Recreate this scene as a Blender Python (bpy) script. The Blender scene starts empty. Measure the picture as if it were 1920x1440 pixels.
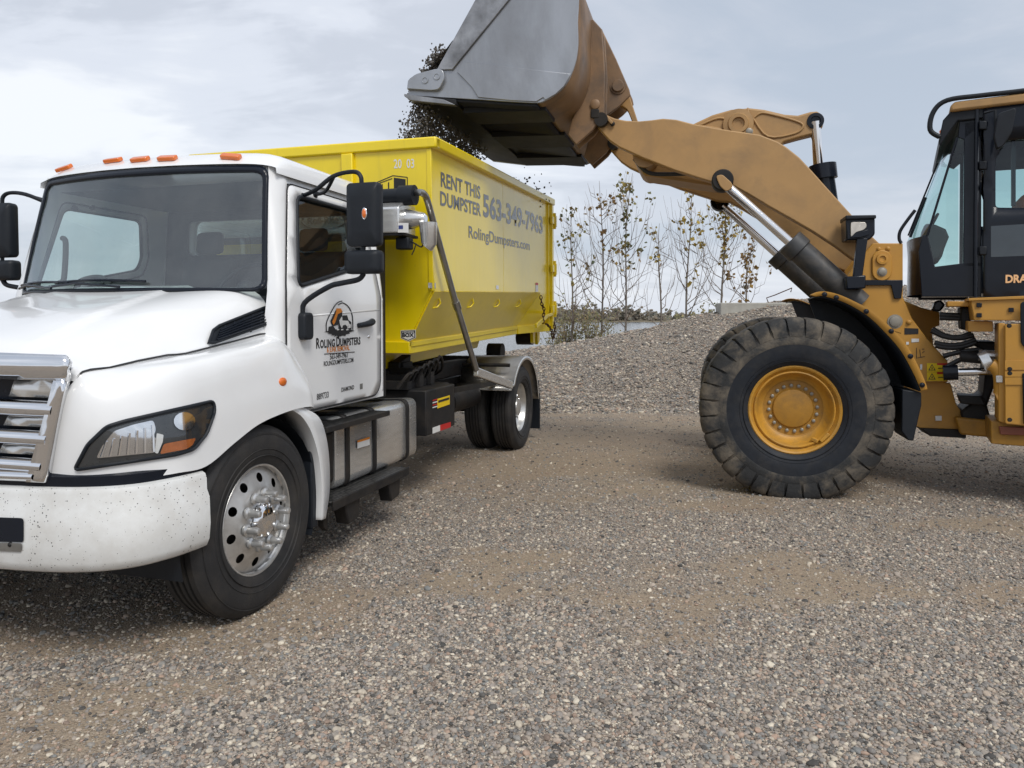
import bpy, bmesh, math, random
import numpy as np
from mathutils import Vector, Matrix, noise
from mathutils.geometry import delaunay_2d_cdt
from mathutils.bvhtree import BVHTree
R = math.radians
random.seed(7); np.random.seed(7)
sc = bpy.context.scene
COL = sc.collection

# ---------------------------------------------------------------- camera
F_PX, IMG_W, IMG_H = 1400.0, 1920.0, 1440.0
PITCH, EYE, HORIZON = R(2.0), 1.61, 595.0
CY = HORIZON + F_PX * math.tan(PITCH)
cam_d = bpy.data.cameras.new('camera'); cam = bpy.data.objects.new('camera', cam_d); COL.objects.link(cam)
cam.location = (0, 0, EYE); cam.rotation_euler = (R(90) - PITCH, 0, 0)
cam_d.sensor_fit = 'HORIZONTAL'; cam_d.sensor_width = 36.0; cam_d.lens = 36.0 * F_PX / IMG_W
cam_d.shift_y = -(IMG_H / 2 - CY) / IMG_W
cam_d.clip_start = 0.05; cam_d.clip_end = 6000
sc.camera = cam

# ---------------------------------------------------------------- world: overcast sky
SUN_EL, SUN_AZ = R(50), R(157)         # azimuth measured clockwise from +Y
w = bpy.data.worlds.new('World'); sc.world = w; w.use_nodes = True
nt = w.node_tree; nt.nodes.clear()
def wn(t, **k):
    n = nt.nodes.new(t)
    for a, b in k.items(): setattr(n, a, b)
    return n
wl = nt.links.new
out = wn('ShaderNodeOutputWorld'); bg = wn('ShaderNodeBackground'); wl(bg.outputs[0], out.inputs[0])
sky = wn('ShaderNodeTexSky', sky_type='NISHITA', sun_disc=False, sun_elevation=SUN_EL, sun_rotation=SUN_AZ, air_density=1.2, dust_density=2.0)
tc = wn('ShaderNodeTexCoord'); sep = wn('ShaderNodeSeparateXYZ'); wl(tc.outputs['Generated'], sep.inputs[0])
def wmath(op, a, b=None, clamp=False):
    n = wn('ShaderNodeMath', operation=op, use_clamp=clamp)
    for i, x in enumerate((a, b)):
        if x is None: continue
        if isinstance(x, (int, float)): n.inputs[i].default_value = x
        else: wl(x, n.inputs[i])
    return n.outputs[0]
zz = wmath('ADD', wmath('MAXIMUM', sep.outputs[2], 0.0), 0.22)
cmb = wn('ShaderNodeCombineXYZ')
wl(wmath('DIVIDE', sep.outputs[0], zz), cmb.inputs[0]); wl(wmath('DIVIDE', sep.outputs[1], zz), cmb.inputs[1])
def wnoise(scale, detail, rough, dist, off=(0, 0, 0), stretch=(1, 1, 1)):
    m = wn('ShaderNodeMapping'); m.inputs['Location'].default_value = off; m.inputs['Scale'].default_value = stretch
    wl(cmb.outputs[0], m.inputs[0])
    n = wn('ShaderNodeTexNoise'); n.inputs['Scale'].default_value = scale; n.inputs['Detail'].default_value = detail
    n.inputs['Roughness'].default_value = rough; n.inputs['Distortion'].default_value = dist; wl(m.outputs[0], n.inputs['Vector'])
    return n.outputs[0]
n1 = wnoise(0.62, 7, .50, .5, (12.7, 8.1, 0), (1, 1.25, 1)); n2 = wnoise(2.7, 7, .55, .5, (13.77, 12.7, 0), (.8, 1.3, 1))
mixn = wmath('ADD', wmath('MULTIPLY', n1, .68), wmath('MULTIPLY', n2, .32))
ramp = wn('ShaderNodeValToRGB'); wl(mixn, ramp.inputs[0])
cr = ramp.color_ramp; cr.interpolation = 'EASE'
cr.elements[0].position = .36; cr.elements[0].color = (.36, .41, .485, 1)
cr.elements[1].position = .50; cr.elements[1].color = (.46, .49, .55, 1)
e = cr.elements.new(.56); e.color = (.56, .59, .65, 1)
e = cr.elements.new(.64); e.color = (.70, .72, .75, 1)
# a light overcast veil lifts everything near the horizon
hz = wmath('POWER', wmath('SUBTRACT', 1.0, wmath('MAXIMUM', sep.outputs[2], 0.0)), 7.0)
veil = wn('ShaderNodeMixRGB'); wl(wmath('MULTIPLY', hz, .5), veil.inputs[0]); wl(ramp.outputs[0], veil.inputs[1]); veil.inputs[2].default_value = (.56, .595, .655, 1)
dim = wn('ShaderNodeMixRGB', blend_type='MULTIPLY'); dim.inputs[0].default_value = 1; dim.inputs[2].default_value = (.09, .09, .09, 1); wl(sky.outputs[0], dim.inputs[1])
cov = wn('ShaderNodeMixRGB'); cov.inputs[0].default_value = .9; wl(dim.outputs[0], cov.inputs[1]); wl(veil.outputs[0], cov.inputs[2])
wl(cov.outputs[0], bg.inputs[0]); bg.inputs[1].default_value = 1.0

# ---------------------------------------------------------------- sun behind thin cloud
sd = bpy.data.lights.new('sun', 'SUN'); so = bpy.data.objects.new('sun', sd); COL.objects.link(so)
sd.energy = 1.5; sd.angle = R(22); sd.color = (1.0, .965, .91)
sdir = Vector((math.sin(SUN_AZ) * math.cos(SUN_EL), math.cos(SUN_AZ) * math.cos(SUN_EL), math.sin(SUN_EL)))
so.rotation_euler = (-sdir).to_track_quat('-Z', 'Y').to_euler(); so.location = sdir * 40
vs = sc.view_settings; vs.view_transform = 'Standard'; vs.look = 'None'; vs.exposure = 0.52; vs.gamma = 1.0; vs.use_curve_mapping = False
sc.cycles.use_denoising = True
sc.cycles.max_bounces = 6; sc.cycles.diffuse_bounces = 3; sc.cycles.glossy_bounces = 4; sc.cycles.transparent_max_bounces = 16; sc.cycles.caustics_reflective = False; sc.cycles.caustics_refractive = False

# ---------------------------------------------------------------- survey of the photograph (camera geometry)
CP, SP = math.cos(PITCH), math.sin(PITCH)
CAM = np.array([0, 0, EYE])
def ray(u, v):
    x = (u - 960) / F_PX; y = (CY - v) / F_PX
    return np.array([x, CP + y * SP, -SP + y * CP])
def onplane(u, v, P0, n):
    r = ray(u, v); return CAM + r * (np.dot(P0 - CAM, n) / np.dot(r, n))
class Frame:
    """A vehicle's own axes: x along it, y across it, z up."""
    def __init__(s, origin, ang):
        s.o = np.array([origin[0], origin[1], 0.0]); s.ang = ang
        s.x = np.array([math.cos(ang), math.sin(ang), 0]); s.y = np.array([-math.sin(ang), math.cos(ang), 0])
    def loc(s, P): d = P - s.o; return (float(d @ s.x), float(d @ s.y), float(d[2]))
    def wld(s, p): return s.o + s.x * p[0] + s.y * p[1] + np.array([0, 0, p[2]])
    def Y(s, u, v, y): return s.loc(onplane(u, v, s.o + s.y * y, s.y))       # survey point on the upright plane y
    def X(s, u, v, x): return s.loc(onplane(u, v, s.o + s.x * x, s.x))       # survey point on the upright plane x
    def Z(s, u, v, z):
        r = ray(u, v); return s.loc(CAM + r * ((z - EYE) / r[2]))
    def cam(s): return s.loc(CAM)
    def dir(s, u, v): r = ray(u, v); return (float(r @ s.x), float(r @ s.y), float(r[2]))
TY = R(16.5)
TR = Frame((-1.36389, 4.04363), R(90) - TY)       # truck: x rearward from front axle, y away from the camera
LO = Frame((2.50329, 6.57474), -R(14.5))          # loader front frame: x rearward from front axle
LR = Frame((2.50329, 6.57474), -R(27.5))          # loader rear frame

# ---------------------------------------------------------------- mesh helpers
class MB:
    def __init__(s): s.v = []; s.f = []
    def add(s, vs_, fs):
        b = len(s.v); s.v += [tuple(map(float, p)) for p in vs_]; s.f += [tuple(b + i for i in q) for q in fs]; return s
    def box(s, lo, hi):
        (a, b, c), (d, e, f) = lo, hi
        return s.add([(a,b,c),(d,b,c),(d,e,c),(a,e,c),(a,b,f),(d,b,f),(d,e,f),(a,e,f)],
                     [(0,3,2,1),(4,5,6,7),(0,1,5,4),(1,2,6,5),(2,3,7,6),(3,0,4,7)])
    def beam(s, p, q, wd, ht, up=(0, 0, 1)):
        p, q = Vector(p), Vector(q); d = (q - p).normalized(); sd_ = d.cross(Vector(up)).normalized(); u = sd_.cross(d)
        vs_ = []
        for o in (p, q):
            for i, j in ((-1,-1),(1,-1),(1,1),(-1,1)): vs_.append(o + sd_ * (i * wd / 2) + u * (j * ht / 2))
        return s.add(vs_, [(0,1,2,3),(7,6,5,4),(0,4,5,1),(1,5,6,2),(2,6,7,3),(3,7,4,0)])
    def prism(s, pts, y0, y1):                      # polygon in x,z thickened along y
        n = len(pts)
        vs_ = [(p[0], y0, p[-1]) for p in pts] + [(p[0], y1, p[-1]) for p in pts]
        return s.add(vs_, [tuple(range(n))[::-1], tuple(range(n, 2 * n))] + [(i, (i+1) % n, n + (i+1) % n, n + i) for i in range(n)])
    def prism_dir(s, pts, d):                       # any planar polygon thickened along vector d
        n = len(pts); d = Vector(d)
        vs_ = [Vector(p) for p in pts] + [Vector(p) + d for p in pts]
        return s.add(vs_, [tuple(range(n))[::-1], tuple(range(n, 2 * n))] + [(i, (i+1) % n, n + (i+1) % n, n + i) for i in range(n)])
    def tube(s, pts, r, n=10, cap=True, smooth=0):
        P = [Vector(p) for p in pts]
        if smooth: P = catmull(P, smooth)
        rr = r if isinstance(r, (list, tuple)) else [r] * len(P)
        if len(rr) != len(P): rr = [rr[0] + (rr[-1] - rr[0]) * i / (len(P) - 1) for i in range(len(P))]
        b = len(s.v); prev = None
        for i, p in enumerate(P):
            t = (P[min(i+1, len(P)-1)] - P[max(i-1, 0)]).normalized()
            if prev is None:
                a = Vector((0, 0, 1)) if abs(t.z) < .9 else Vector((1, 0, 0)); nx = t.cross(a).normalized()
            else: nx = (prev - t * prev.dot(t)).normalized()
            prev = nx; ny = t.cross(nx)
            for k in range(n):
                an = 2 * math.pi * k / n; s.v.append(tuple(p + (nx * math.cos(an) + ny * math.sin(an)) * rr[i]))
        for i in range(len(P) - 1):
            for k in range(n):
                s.f.append((b+i*n+k, b+i*n+(k+1) % n, b+(i+1)*n+(k+1) % n, b+(i+1)*n+k))
        if cap:
            s.f.append(tuple(b + k for k in range(n))[::-1]); s.f.append(tuple(b + (len(P)-1)*n + k for k in range(n)))
        return s
    def lathe(s, prof, n=48, c=(0, 0, 0), close=False):      # prof: (radius, y); axis along y through c
        b = len(s.v); m = len(prof)
        for k in range(n):
            a = 2 * math.pi * k / n
            for r, y in prof: s.v.append((c[0] + r * math.cos(a), c[1] + y, c[2] + r * math.sin(a)))
        for k in range(n):
            for j in range(m if close else m - 1):
                j2 = (j + 1) % m; k2 = (k + 1) % n
                s.f.append((b+k*m+j, b+k2*m+j, b+k2*m+j2, b+k*m+j2))
        return s
    def grid(s, rows):
        b = len(s.v); m = len(rows[0])
        for r in rows: s.v += [tuple(map(float, p)) for p in r]
        for i in range(len(rows) - 1):
            for j in range(m - 1): s.f.append((b+i*m+j, b+i*m+j+1, b+(i+1)*m+j+1, b+(i+1)*m+j))
        return s
    def ball(s, c, r, n=10, m=6, sq=(1, 1, 1)):
        b = len(s.v)
        for i in range(m + 1):
            t = math.pi * i / m
            for k in range(n):
                a = 2 * math.pi * k / n; s.v.append((c[0] + r*sq[0]*math.sin(t)*math.cos(a), c[1] + r*sq[1]*math.sin(t)*math.sin(a), c[2] + r*sq[2]*math.cos(t)))
        for i in range(m):
            for k in range(n): s.f.append((b+i*n+k, b+i*n+(k+1) % n, b+(i+1)*n+(k+1) % n, b+(i+1)*n+k))
        return s
    def mirror(s, c):                               # mirrored copy across y = c
        o = MB(); o.v = [(p[0], 2*c - p[1], p[2]) for p in s.v]; o.f = [q[::-1] for q in s.f]; return o
    def moved(s, d):
        o = MB(); o.v = [(p[0]+d[0], p[1]+d[1], p[2]+d[2]) for p in s.v]; o.f = list(s.f); return o
    def build(s, name, mat, parent=None, smooth=35, bevel=0, solid=0, bseg=2, offset=-1):
        me = bpy.data.meshes.new(name); me.from_pydata(s.v, [], s.f); 
        bm = bmesh.new(); bm.from_mesh(me); bmesh.ops.remove_doubles(bm, verts=bm.verts, dist=1e-5)
        bmesh.ops.recalc_face_normals(bm, faces=bm.faces); bm.to_mesh(me); bm.free()
        for m in (mat if isinstance(mat, (list, tuple)) else [mat]): me.materials.append(m)
        if smooth:
            me.polygons.foreach_set('use_smooth', [True] * len(me.polygons)); me.set_sharp_from_angle(angle=R(smooth))
        o = bpy.data.objects.new(name, me); COL.objects.link(o); o.parent = parent
        if solid:
            m = o.modifiers.new('thickness', 'SOLIDIFY'); m.thickness = solid; m.offset = offset
        if bevel:
            m = o.modifiers.new('bevel', 'BEVEL'); m.width = bevel; m.segments = bseg; m.limit_method = 'ANGLE'; m.angle_limit = R(40); m.harden_normals = False
        return o
def catmull(P, k):
    P = [Vector(p) for p in P]; o = []
    for i in range(len(P) - 1):
        a, b, c, d = P[max(i-1, 0)], P[i], P[i+1], P[min(i+2, len(P)-1)]
        for j in range(k):
            t = j / k
            o.append(.5 * ((2*b) + (c - a)*t + (2*a - 5*b + 4*c - d)*t*t + (3*b - a - 3*c + d)*t**3))
    o.append(P[-1]); return o
def cat2(P, k): return [tuple(q)[:2] for q in catmull([(p[0], p[1], 0) for p in P], k)]
def inside(p, poly):
    x, y = p; r = False; n = len(poly); j = n - 1
    for i in range(n):
        xi, yi = poly[i]; xj, yj = poly[j]
        if (yi > y) != (yj > y) and x < (xj - xi) * (y - yi) / (yj - yi) + xi: r = not r
        j = i
    return r
def dense(poly, step, closed=True):
    o = []; n = len(poly)
    for i in range(n if closed else n - 1):
        a, b = poly[i], poly[(i+1) % n]; L = math.hypot(b[0]-a[0], b[1]-a[1]); k = max(1, int(L / step))
        o += [(a[0] + (b[0]-a[0])*j/k, a[1] + (b[1]-a[1])*j/k) for j in range(k)]
    if not closed: o.append(tuple(poly[-1][:2]))
    return o
def panel(outline, holes=(), fn=None, step=.1, thick=None):
    """Sheet cut to an outline (with openings) in a 2-D plane and laid onto a surface by fn."""
    loops = [dense(outline, step)] + [dense(h, step) for h in holes]
    pts = []; edges = []
    for L in loops:
        b = len(pts); pts += L; edges += [(b + i, b + (i+1) % len(L)) for i in range(len(L))]
    xs = [p[0] for p in loops[0]]; ys = [p[1] for p in loops[0]]
    x = min(xs) + step * .5
    def near(p):
        return any((p[0]-q[0])**2 + (p[1]-q[1])**2 < (step*.45)**2 for q in pts[:nb])
    nb = len(pts)
    while x < max(xs):
        y = min(ys) + step * .5
        while y < max(ys):
            p = (x, y)
            if inside(p, loops[0]) and not any(inside(p, h) for h in loops[1:]) and not near(p): pts.append(p)
            y += step
        x += step
    V, E_, F_, *_ = delaunay_2d_cdt([Vector(p) for p in pts], edges, [], 0, 1e-6)
    mb = MB(); fs = []
    for t in F_:
        c = ((V[t[0]].x + V[t[1]].x + V[t[2]].x) / 3, (V[t[0]].y + V[t[1]].y + V[t[2]].y) / 3)
        if inside(c, loops[0]) and not any(inside(c, h) for h in loops[1:]): fs.append(tuple(t))
    P3 = []
    keep = True
    for q in V:
        r = fn(q.x, q.y); P3.append(r if r is not None else (0, 0, 0)); 
    bad = [fn(q.x, q.y) is None for q in V] if any(fn(q.x, q.y) is None for q in V) else None
    if bad: fs = [t for t in fs if not any(bad[i] for i in t)]
    used = sorted({i for t in fs for i in t}); mp = {u: k for k, u in enumerate(used)}
    mb.add([P3[i] for i in used], [tuple(mp[i] for i in t) for t in fs])
    return mb
def rrect(x0, y0, x1, y1, r, n=4):
    o = []
    for cx, cy, a0 in ((x1-r, y0+r, -90), (x1-r, y1-r, 0), (x0+r, y1-r, 90), (x0+r, y0+r, 180)):
        o += [(cx + r*math.cos(R(a0 + 90*i/n)), cy + r*math.sin(R(a0 + 90*i/n))) for i in range(n+1)]
    return o
def rpoly(pts, r, n=4):
    """polygon with rounded corners"""
    o = []; m = len(pts)
    for i in range(m):
        a, b, c = Vector(pts[i-1][:2]), Vector(pts[i][:2]), Vector(pts[(i+1) % m][:2])
        d1 = (a-b); d2 = (c-b); rr = min(r, d1.length*.45, d2.length*.45)
        p, q = b + d1.normalized()*rr, b + d2.normalized()*rr
        for k in range(n+1):
            t = k/n; o.append(tuple((1-t)**2*p + 2*t*(1-t)*b + t*t*q))
    return o
def bvh_of(*mbs):
    v = []; f = []
    for m in mbs:
        b = len(v); v += [Vector(p) for p in m.v]; f += [tuple(b+i for i in q) for q in m.f]
    return BVHTree.FromPolygons(v, f)
def drape(frame, bvh, poly, off=.004, step=12, holes=()):
    """Lay an outline surveyed from the photograph onto a surface already built."""
    c = Vector(frame.cam())
    def fn(u, v):
        d = Vector(frame.dir(u, v)).normalized(); h = bvh.ray_cast(c, d)
        if h[0] is None: return None
        n = h[1] if h[1].dot(d) < 0 else -h[1]
        return h[0] + n * off
    return panel(poly, holes, fn, step)
def pt_on(frame, bvh, u, v):
    h = bvh.ray_cast(Vector(frame.cam()), Vector(frame.dir(u, v)).normalized()); return h[0], h[1]
def empty(name, fr=None, parent=None, loc=(0, 0, 0), rotz=0):
    o = bpy.data.objects.new(name, None); COL.objects.link(o); o.empty_display_size = .2
    if fr is not None: o.location = (fr.o[0], fr.o[1], 0); o.rotation_euler = (0, 0, fr.ang)
    else: o.location = loc; o.rotation_euler = (0, 0, rotz)
    o.parent = parent; return o
def tag(o, label=None, cat=None, group=None, kind=None):
    for k, v in (('label', label), ('category', cat), ('group', group), ('kind', kind)):
        if v: o[k] = v
    return o

# ---------------------------------------------------------------- materials
def rgb(h):
    """sRGB 0-255 to linear"""
    f = lambda c: c/12.92 if c <= .04045 else ((c+.055)/1.055)**2.4
    return tuple(f(x/255) for x in h)
class NT:
    def __init__(s, m): s.t = m.node_tree; s.L = s.t.links.new
    def n(s, typ, **k):
        x = s.t.nodes.new(typ)
        for a, b in k.items():
            if a.startswith('i_'): x.inputs[a[2:].replace('_', ' ')].default_value = b
            else: setattr(x, a, b)
        return x
    def math(s, op, a, b=None, clamp=False):
        x = s.n('ShaderNodeMath', operation=op, use_clamp=clamp)
        for i, y in enumerate((a, b)):
            if y is None: continue
            if isinstance(y, (int, float)): x.inputs[i].default_value = y
            else: s.L(y, x.inputs[i])
        return x.outputs[0]
    def noise(s, vec, scale, detail=4, rough=.55, dist=0):
        x = s.n('ShaderNodeTexNoise'); x.inputs['Scale'].default_value = scale; x.inputs['Detail'].default_value = detail
        x.inputs['Roughness'].default_value = rough; x.inputs['Distortion'].default_value = dist
        if vec is not None: s.L(vec, x.inputs['Vector'])
        return x.outputs[0]
    def ramp(s, fac, stops, interp='LINEAR'):
        x = s.n('ShaderNodeValToRGB'); s.L(fac, x.inputs[0]); c = x.color_ramp; c.interpolation = interp
        while len(c.elements) > 1: c.elements.remove(c.elements[-1])
        c.elements[0].position = stops[0][0]; c.elements[0].color = col4(stops[0][1])
        for p, q in stops[1:]: e = c.elements.new(p); e.color = col4(q)
        return x.outputs[0]
    def mix(s, fac, a, b, blend='MIX'):
        x = s.n('ShaderNodeMixRGB', blend_type=blend)
        for i, y in enumerate((fac, a, b)):
            if isinstance(y, (int, float)): x.inputs[i].default_value = y if i == 0 else (y, y, y, 1)
            elif isinstance(y, tuple): x.inputs[i].default_value = col4(y)
            else: s.L(y, x.inputs[i])
        return x.outputs[0]
def col4(c): return (c, c, c, 1) if isinstance(c, (int, float)) else (tuple(c) + (1,))[:4]
def new_mat(name):
    m = bpy.data.materials.new(name); m.use_nodes = True; n = NT(m)
    return m, n, m.node_tree.nodes['Principled BSDF']
def pmat(name, base, rough=.5, metal=0, var=.08, scale=6, bump=0, bscale=60, coat=0, dirt=None, dirt_amt=.35, dirt_scale=2.5, rvar=.08, spec=None, stretch=(1, 1, 1), low=None):
    """Painted or bare surface with uneven tone, gloss, fine relief and a film of dirt; low=(z0,z1,colour) is splashed mud up to a height"""
    m, n, b = new_mat(name)
    tcn = n.n('ShaderNodeTexCoord'); mp = n.n('ShaderNodeMapping'); mp.inputs['Scale'].default_value = stretch; n.L(tcn.outputs['Object'], mp.inputs[0]); v = mp.outputs[0]
    a = n.noise(v, scale, 6, .6); base = tuple(base)
    c = n.ramp(a, [(.3, tuple(x*(1-var) for x in base)), (.7, tuple(min(1, x*(1+var)) for x in base))])
    if dirt:
        d = n.ramp(n.noise(v, dirt_scale, 9, .68, .4), [(.45, 0.), (.72, 1.)])
        c = n.mix(n.math('MULTIPLY', d, dirt_amt), c, dirt)
    if low:
        sp = n.n('ShaderNodeSeparateXYZ'); n.L(tcn.outputs['Object'], sp.inputs[0])
        h = n.n('ShaderNodeMapRange'); h.inputs[1].default_value = low[1]; h.inputs[2].default_value = low[0]; n.L(sp.outputs[2], h.inputs[0])
        k = n.math('MULTIPLY', h.outputs[0], n.ramp(n.noise(v, 9, 8, .7), [(.35, 0.), (.65, 1.)]))
        c = n.mix(n.math('MULTIPLY', k, .75), c, low[2])
    n.L(c, b.inputs['Base Color']); b.inputs['Metallic'].default_value = metal
    rn = n.math('ADD', n.math('MULTIPLY', n.math('SUBTRACT', n.noise(v, scale*2.3, 5), .5), rvar*2), rough, True); n.L(rn, b.inputs['Roughness'])
    if coat: b.inputs['Coat Weight'].default_value = coat; b.inputs['Coat Roughness'].default_value = .06
    if spec is not None: b.inputs['Specular IOR Level'].default_value = spec
    if bump:
        bp = n.n('ShaderNodeBump'); bp.inputs['Strength'].default_value = bump; bp.inputs['Distance'].default_value = .01
        n.L(n.noise(v, bscale, 5, .6), bp.inputs['Height']); n.L(bp.outputs[0], b.inputs['Normal'])
    return m
def glass_mat(name, tint=(.75, .85, .85), refl=.12, dirt=.0):
    m, n, b = new_mat(name); n.t.nodes.remove(b); o = n.t.nodes['Material Output']
    tr = n.n('ShaderNodeBsdfTransparent'); tr.inputs[0].default_value = col4(tint)
    gl = n.n('ShaderNodeBsdfGlossy'); gl.inputs[0].default_value = (.9, .95, 1, 1); gl.inputs['Roughness'].default_value = .02
    fr = n.n('ShaderNodeLayerWeight'); fr.inputs[0].default_value = .5
    fac = n.math('ADD', n.math('MULTIPLY', n.math('POWER', fr.outputs['Facing'], 4.0), .75), refl, True)
    mx = n.n('ShaderNodeMixShader'); n.L(fac, mx.inputs[0]); n.L(tr.outputs[0], mx.inputs[1]); n.L(gl.outputs[0], mx.inputs[2]); res = mx.outputs[0]
    if dirt:
        df = n.n('ShaderNodeBsdfDiffuse'); df.inputs[0].default_value = (.42, .44, .43, 1); tcn = n.n('ShaderNodeTexCoord')
        k = n.math('MULTIPLY', n.ramp(n.noise(tcn.outputs['Object'], 2.2, 8, .65, .6), [(.4, .25), (.75, 1.)]), dirt)
        m2 = n.n('ShaderNodeMixShader'); n.L(k, m2.inputs[0]); n.L(res, m2.inputs[1]); n.L(df.outputs[0], m2.inputs[2]); res = m2.outputs[0]
    n.L(res, o.inputs[0]); return m
DUST = rgb((120, 108, 92))
M = {}
M['white'] = pmat('white_paint', (.80, .81, .815), .25, 0, .012, 3, coat=.6, dirt=rgb((160, 157, 150)), dirt_amt=.07, dirt_scale=1.3, rvar=.03)
M['chrome'] = pmat('chrome', (.80, .81, .83), .07, 1, .03, 8, rvar=.03)
M['alu'] = pmat('polished_aluminium', (.62, .62, .61), .34, .75, .12, 9, bump=.04, bscale=90, dirt=rgb((105, 100, 92)), dirt_amt=.35, dirt_scale=7)
M['steel'] = pmat('stainless_steel', (.68, .68, .67), .24, .75, .1, 5, bump=.03, bscale=120, stretch=(1, 1, 8))
M['galv'] = pmat('galvanised_tube', (.36, .36, .35), .36, .85, .15, 12, dirt=DUST, dirt_amt=.3)
M['black'] = pmat('black_plastic', (.013, .016, .021), .48, 0, .15, 8, bump=.1, bscale=160, spec=.28)
M['gloss_black'] = pmat('gloss_black', (.008, .011, .018), .24, 0, .1, 5, spec=.3)
M['frame'] = pmat('chassis_black', (.014, .014, .015), .55, 0, .2, 6, dirt=rgb((84, 74, 62)), dirt_amt=.32, dirt_scale=4, bump=.1, spec=.3)
M['rubber'] = pmat('tyre_rubber', (.018, .018, .019), .72, 0, .2, 10, bump=.2, bscale=90, dirt=rgb((80, 73, 64)), dirt_amt=.3, dirt_scale=5)
M['ltyre'] = pmat('loader_tyre_rubber', (.026, .027, .028), .8, 0, .25, 7, bump=.45, bscale=38, dirt=rgb((128, 117, 101)), dirt_amt=.85, dirt_scale=3.5)
M['lside'] = pmat('loader_tyre_sidewall', (.014, .017, .023), .6, 0, .2, 9, bump=.12, bscale=60, dirt=rgb((84, 80, 74)), dirt_amt=.22, dirt_scale=6, spec=.3)
M['cat'] = pmat('loader_yellow', rgb((188, 138, 56)), .46, 0, .05, 3, dirt=rgb((140, 112, 76)), dirt_amt=.32, dirt_scale=1.6, bump=.02, low=(.2, .9, rgb((128, 108, 80))))
M['arm'] = pmat('loader_arm_yellow', rgb((172, 135, 86)), .50, 0, .06, 2.5, dirt=rgb((124, 102, 76)), dirt_amt=.5, dirt_scale=2.6, bump=.03)
M['bucket_back'] = pmat('bucket_worn_paint', rgb((136, 108, 80)), .5, .1, .12, 3, dirt=rgb((80, 74, 70)), dirt_amt=.8, dirt_scale=2.6, bump=.05)
M['bucket'] = pmat('bucket_scoured_steel', (.36, .375, .40), .34, .6, .12, 2, bump=.04, bscale=60, dirt=rgb((84, 80, 76)), dirt_amt=.45, dirt_scale=1.3, stretch=(1, 1, .5))
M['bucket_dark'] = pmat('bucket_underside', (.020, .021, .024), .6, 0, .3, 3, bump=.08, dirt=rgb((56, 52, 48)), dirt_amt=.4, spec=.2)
M['dy'] = pmat('dumpster_yellow', rgb((226, 200, 8)), .42, 0, .05, 3, dirt=rgb((160, 140, 40)), dirt_amt=.22, dirt_scale=2, bump=.02)
M['amber'] = pmat('amber_lens', (.70, .16, .02), .2, 0, .1, 20, coat=.5)
M['red'] = pmat('red_lens', (.5, .03, .02), .3, 0, .1, 20)
M['cabin'] = pmat('cab_trim_grey', (.062, .066, .07), .75, 0, .15, 5, bump=.1)
M['glass'] = glass_mat('truck_glass', (.74, .84, .82), .13, .12)  # pale dirt film, thickened to stand in for sky reflection
M['side_glass'] = glass_mat('tinted_side_glass', (.42, .46, .46), .05, .02)
M['loader_glass'] = glass_mat('loader_cab_glass', (.70, .87, .85), .05, .03)
M['clear'] = glass_mat('clear_lens', (.93, .94, .95), .07)
M['rust'] = pmat('rusty_chain', rgb((74, 44, 30)), .8, .2, .3, 30, bump=.3)
M['ink'] = pmat('black_lettering', (.012, .012, .014), .5, 0, .1, 20)
M['greyink'] = pmat('faded_grey_lettering', rgb((112, 112, 108)), .6, 0, .12, 14)
M['orange'] = pmat('orange_lettering', rgb((214, 128, 30)), .5, 0, .08, 20)
M['white_dec'] = pmat('white_decal', (.72, .72, .70), .5, 0, .05, 20)
M['yel_dec'] = pmat('yellow_decal', rgb((236, 200, 20)), .5, 0, .05, 20)
M['red_dec'] = pmat('red_decal', rgb((190, 30, 30)), .4, 0, .05, 20)
M['cylinder'] = pmat('dusty_black_cylinder', (.045, .047, .05), .5, .1, .25, 7, dirt=rgb((120, 110, 98)), dirt_amt=.45, dirt_scale=5, bump=.06)
M['bucket_cut'] = pmat('scoured_cutting_steel', (.28, .29, .31), .45, .5, .4, 4, bump=.08, bscale=40, dirt=rgb((70, 68, 66)), dirt_amt=.6, dirt_scale=3)
M['dragon'] = pmat('cream_orange_lettering', rgb((236, 190, 140)), .5)
M['hose'] = pmat('hydraulic_hose', (.02, .02, .02), .5, 0, .2, 20)
def text(body, size, mat, parent, fn, bold=.0, xs=1.0, name='lettering', align='LEFT', sp=1.0, depth=0):
    """Lettering: laid flat in (along, up) metres and put on its surface by fn"""
    cu = bpy.data.curves.new(name, 'FONT'); cu.body = body; cu.size = size; cu.offset = bold; cu.align_x = align; cu.space_character = sp; cu.resolution_u = 3
    o = bpy.data.objects.new(name, cu); COL.objects.link(o)
    bpy.context.view_layer.update(); dg = bpy.context.evaluated_depsgraph_get()
    me = bpy.data.meshes.new_from_object(o.evaluated_get(dg)); bpy.data.objects.remove(o)
    for vtx in me.vertices: vtx.co = fn(vtx.co.x * xs, vtx.co.y)
    me.name = name; me.materials.clear(); me.materials.append(mat)
    o = bpy.data.objects.new(name, me); COL.objects.link(o); o.parent = parent
    return o

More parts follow.
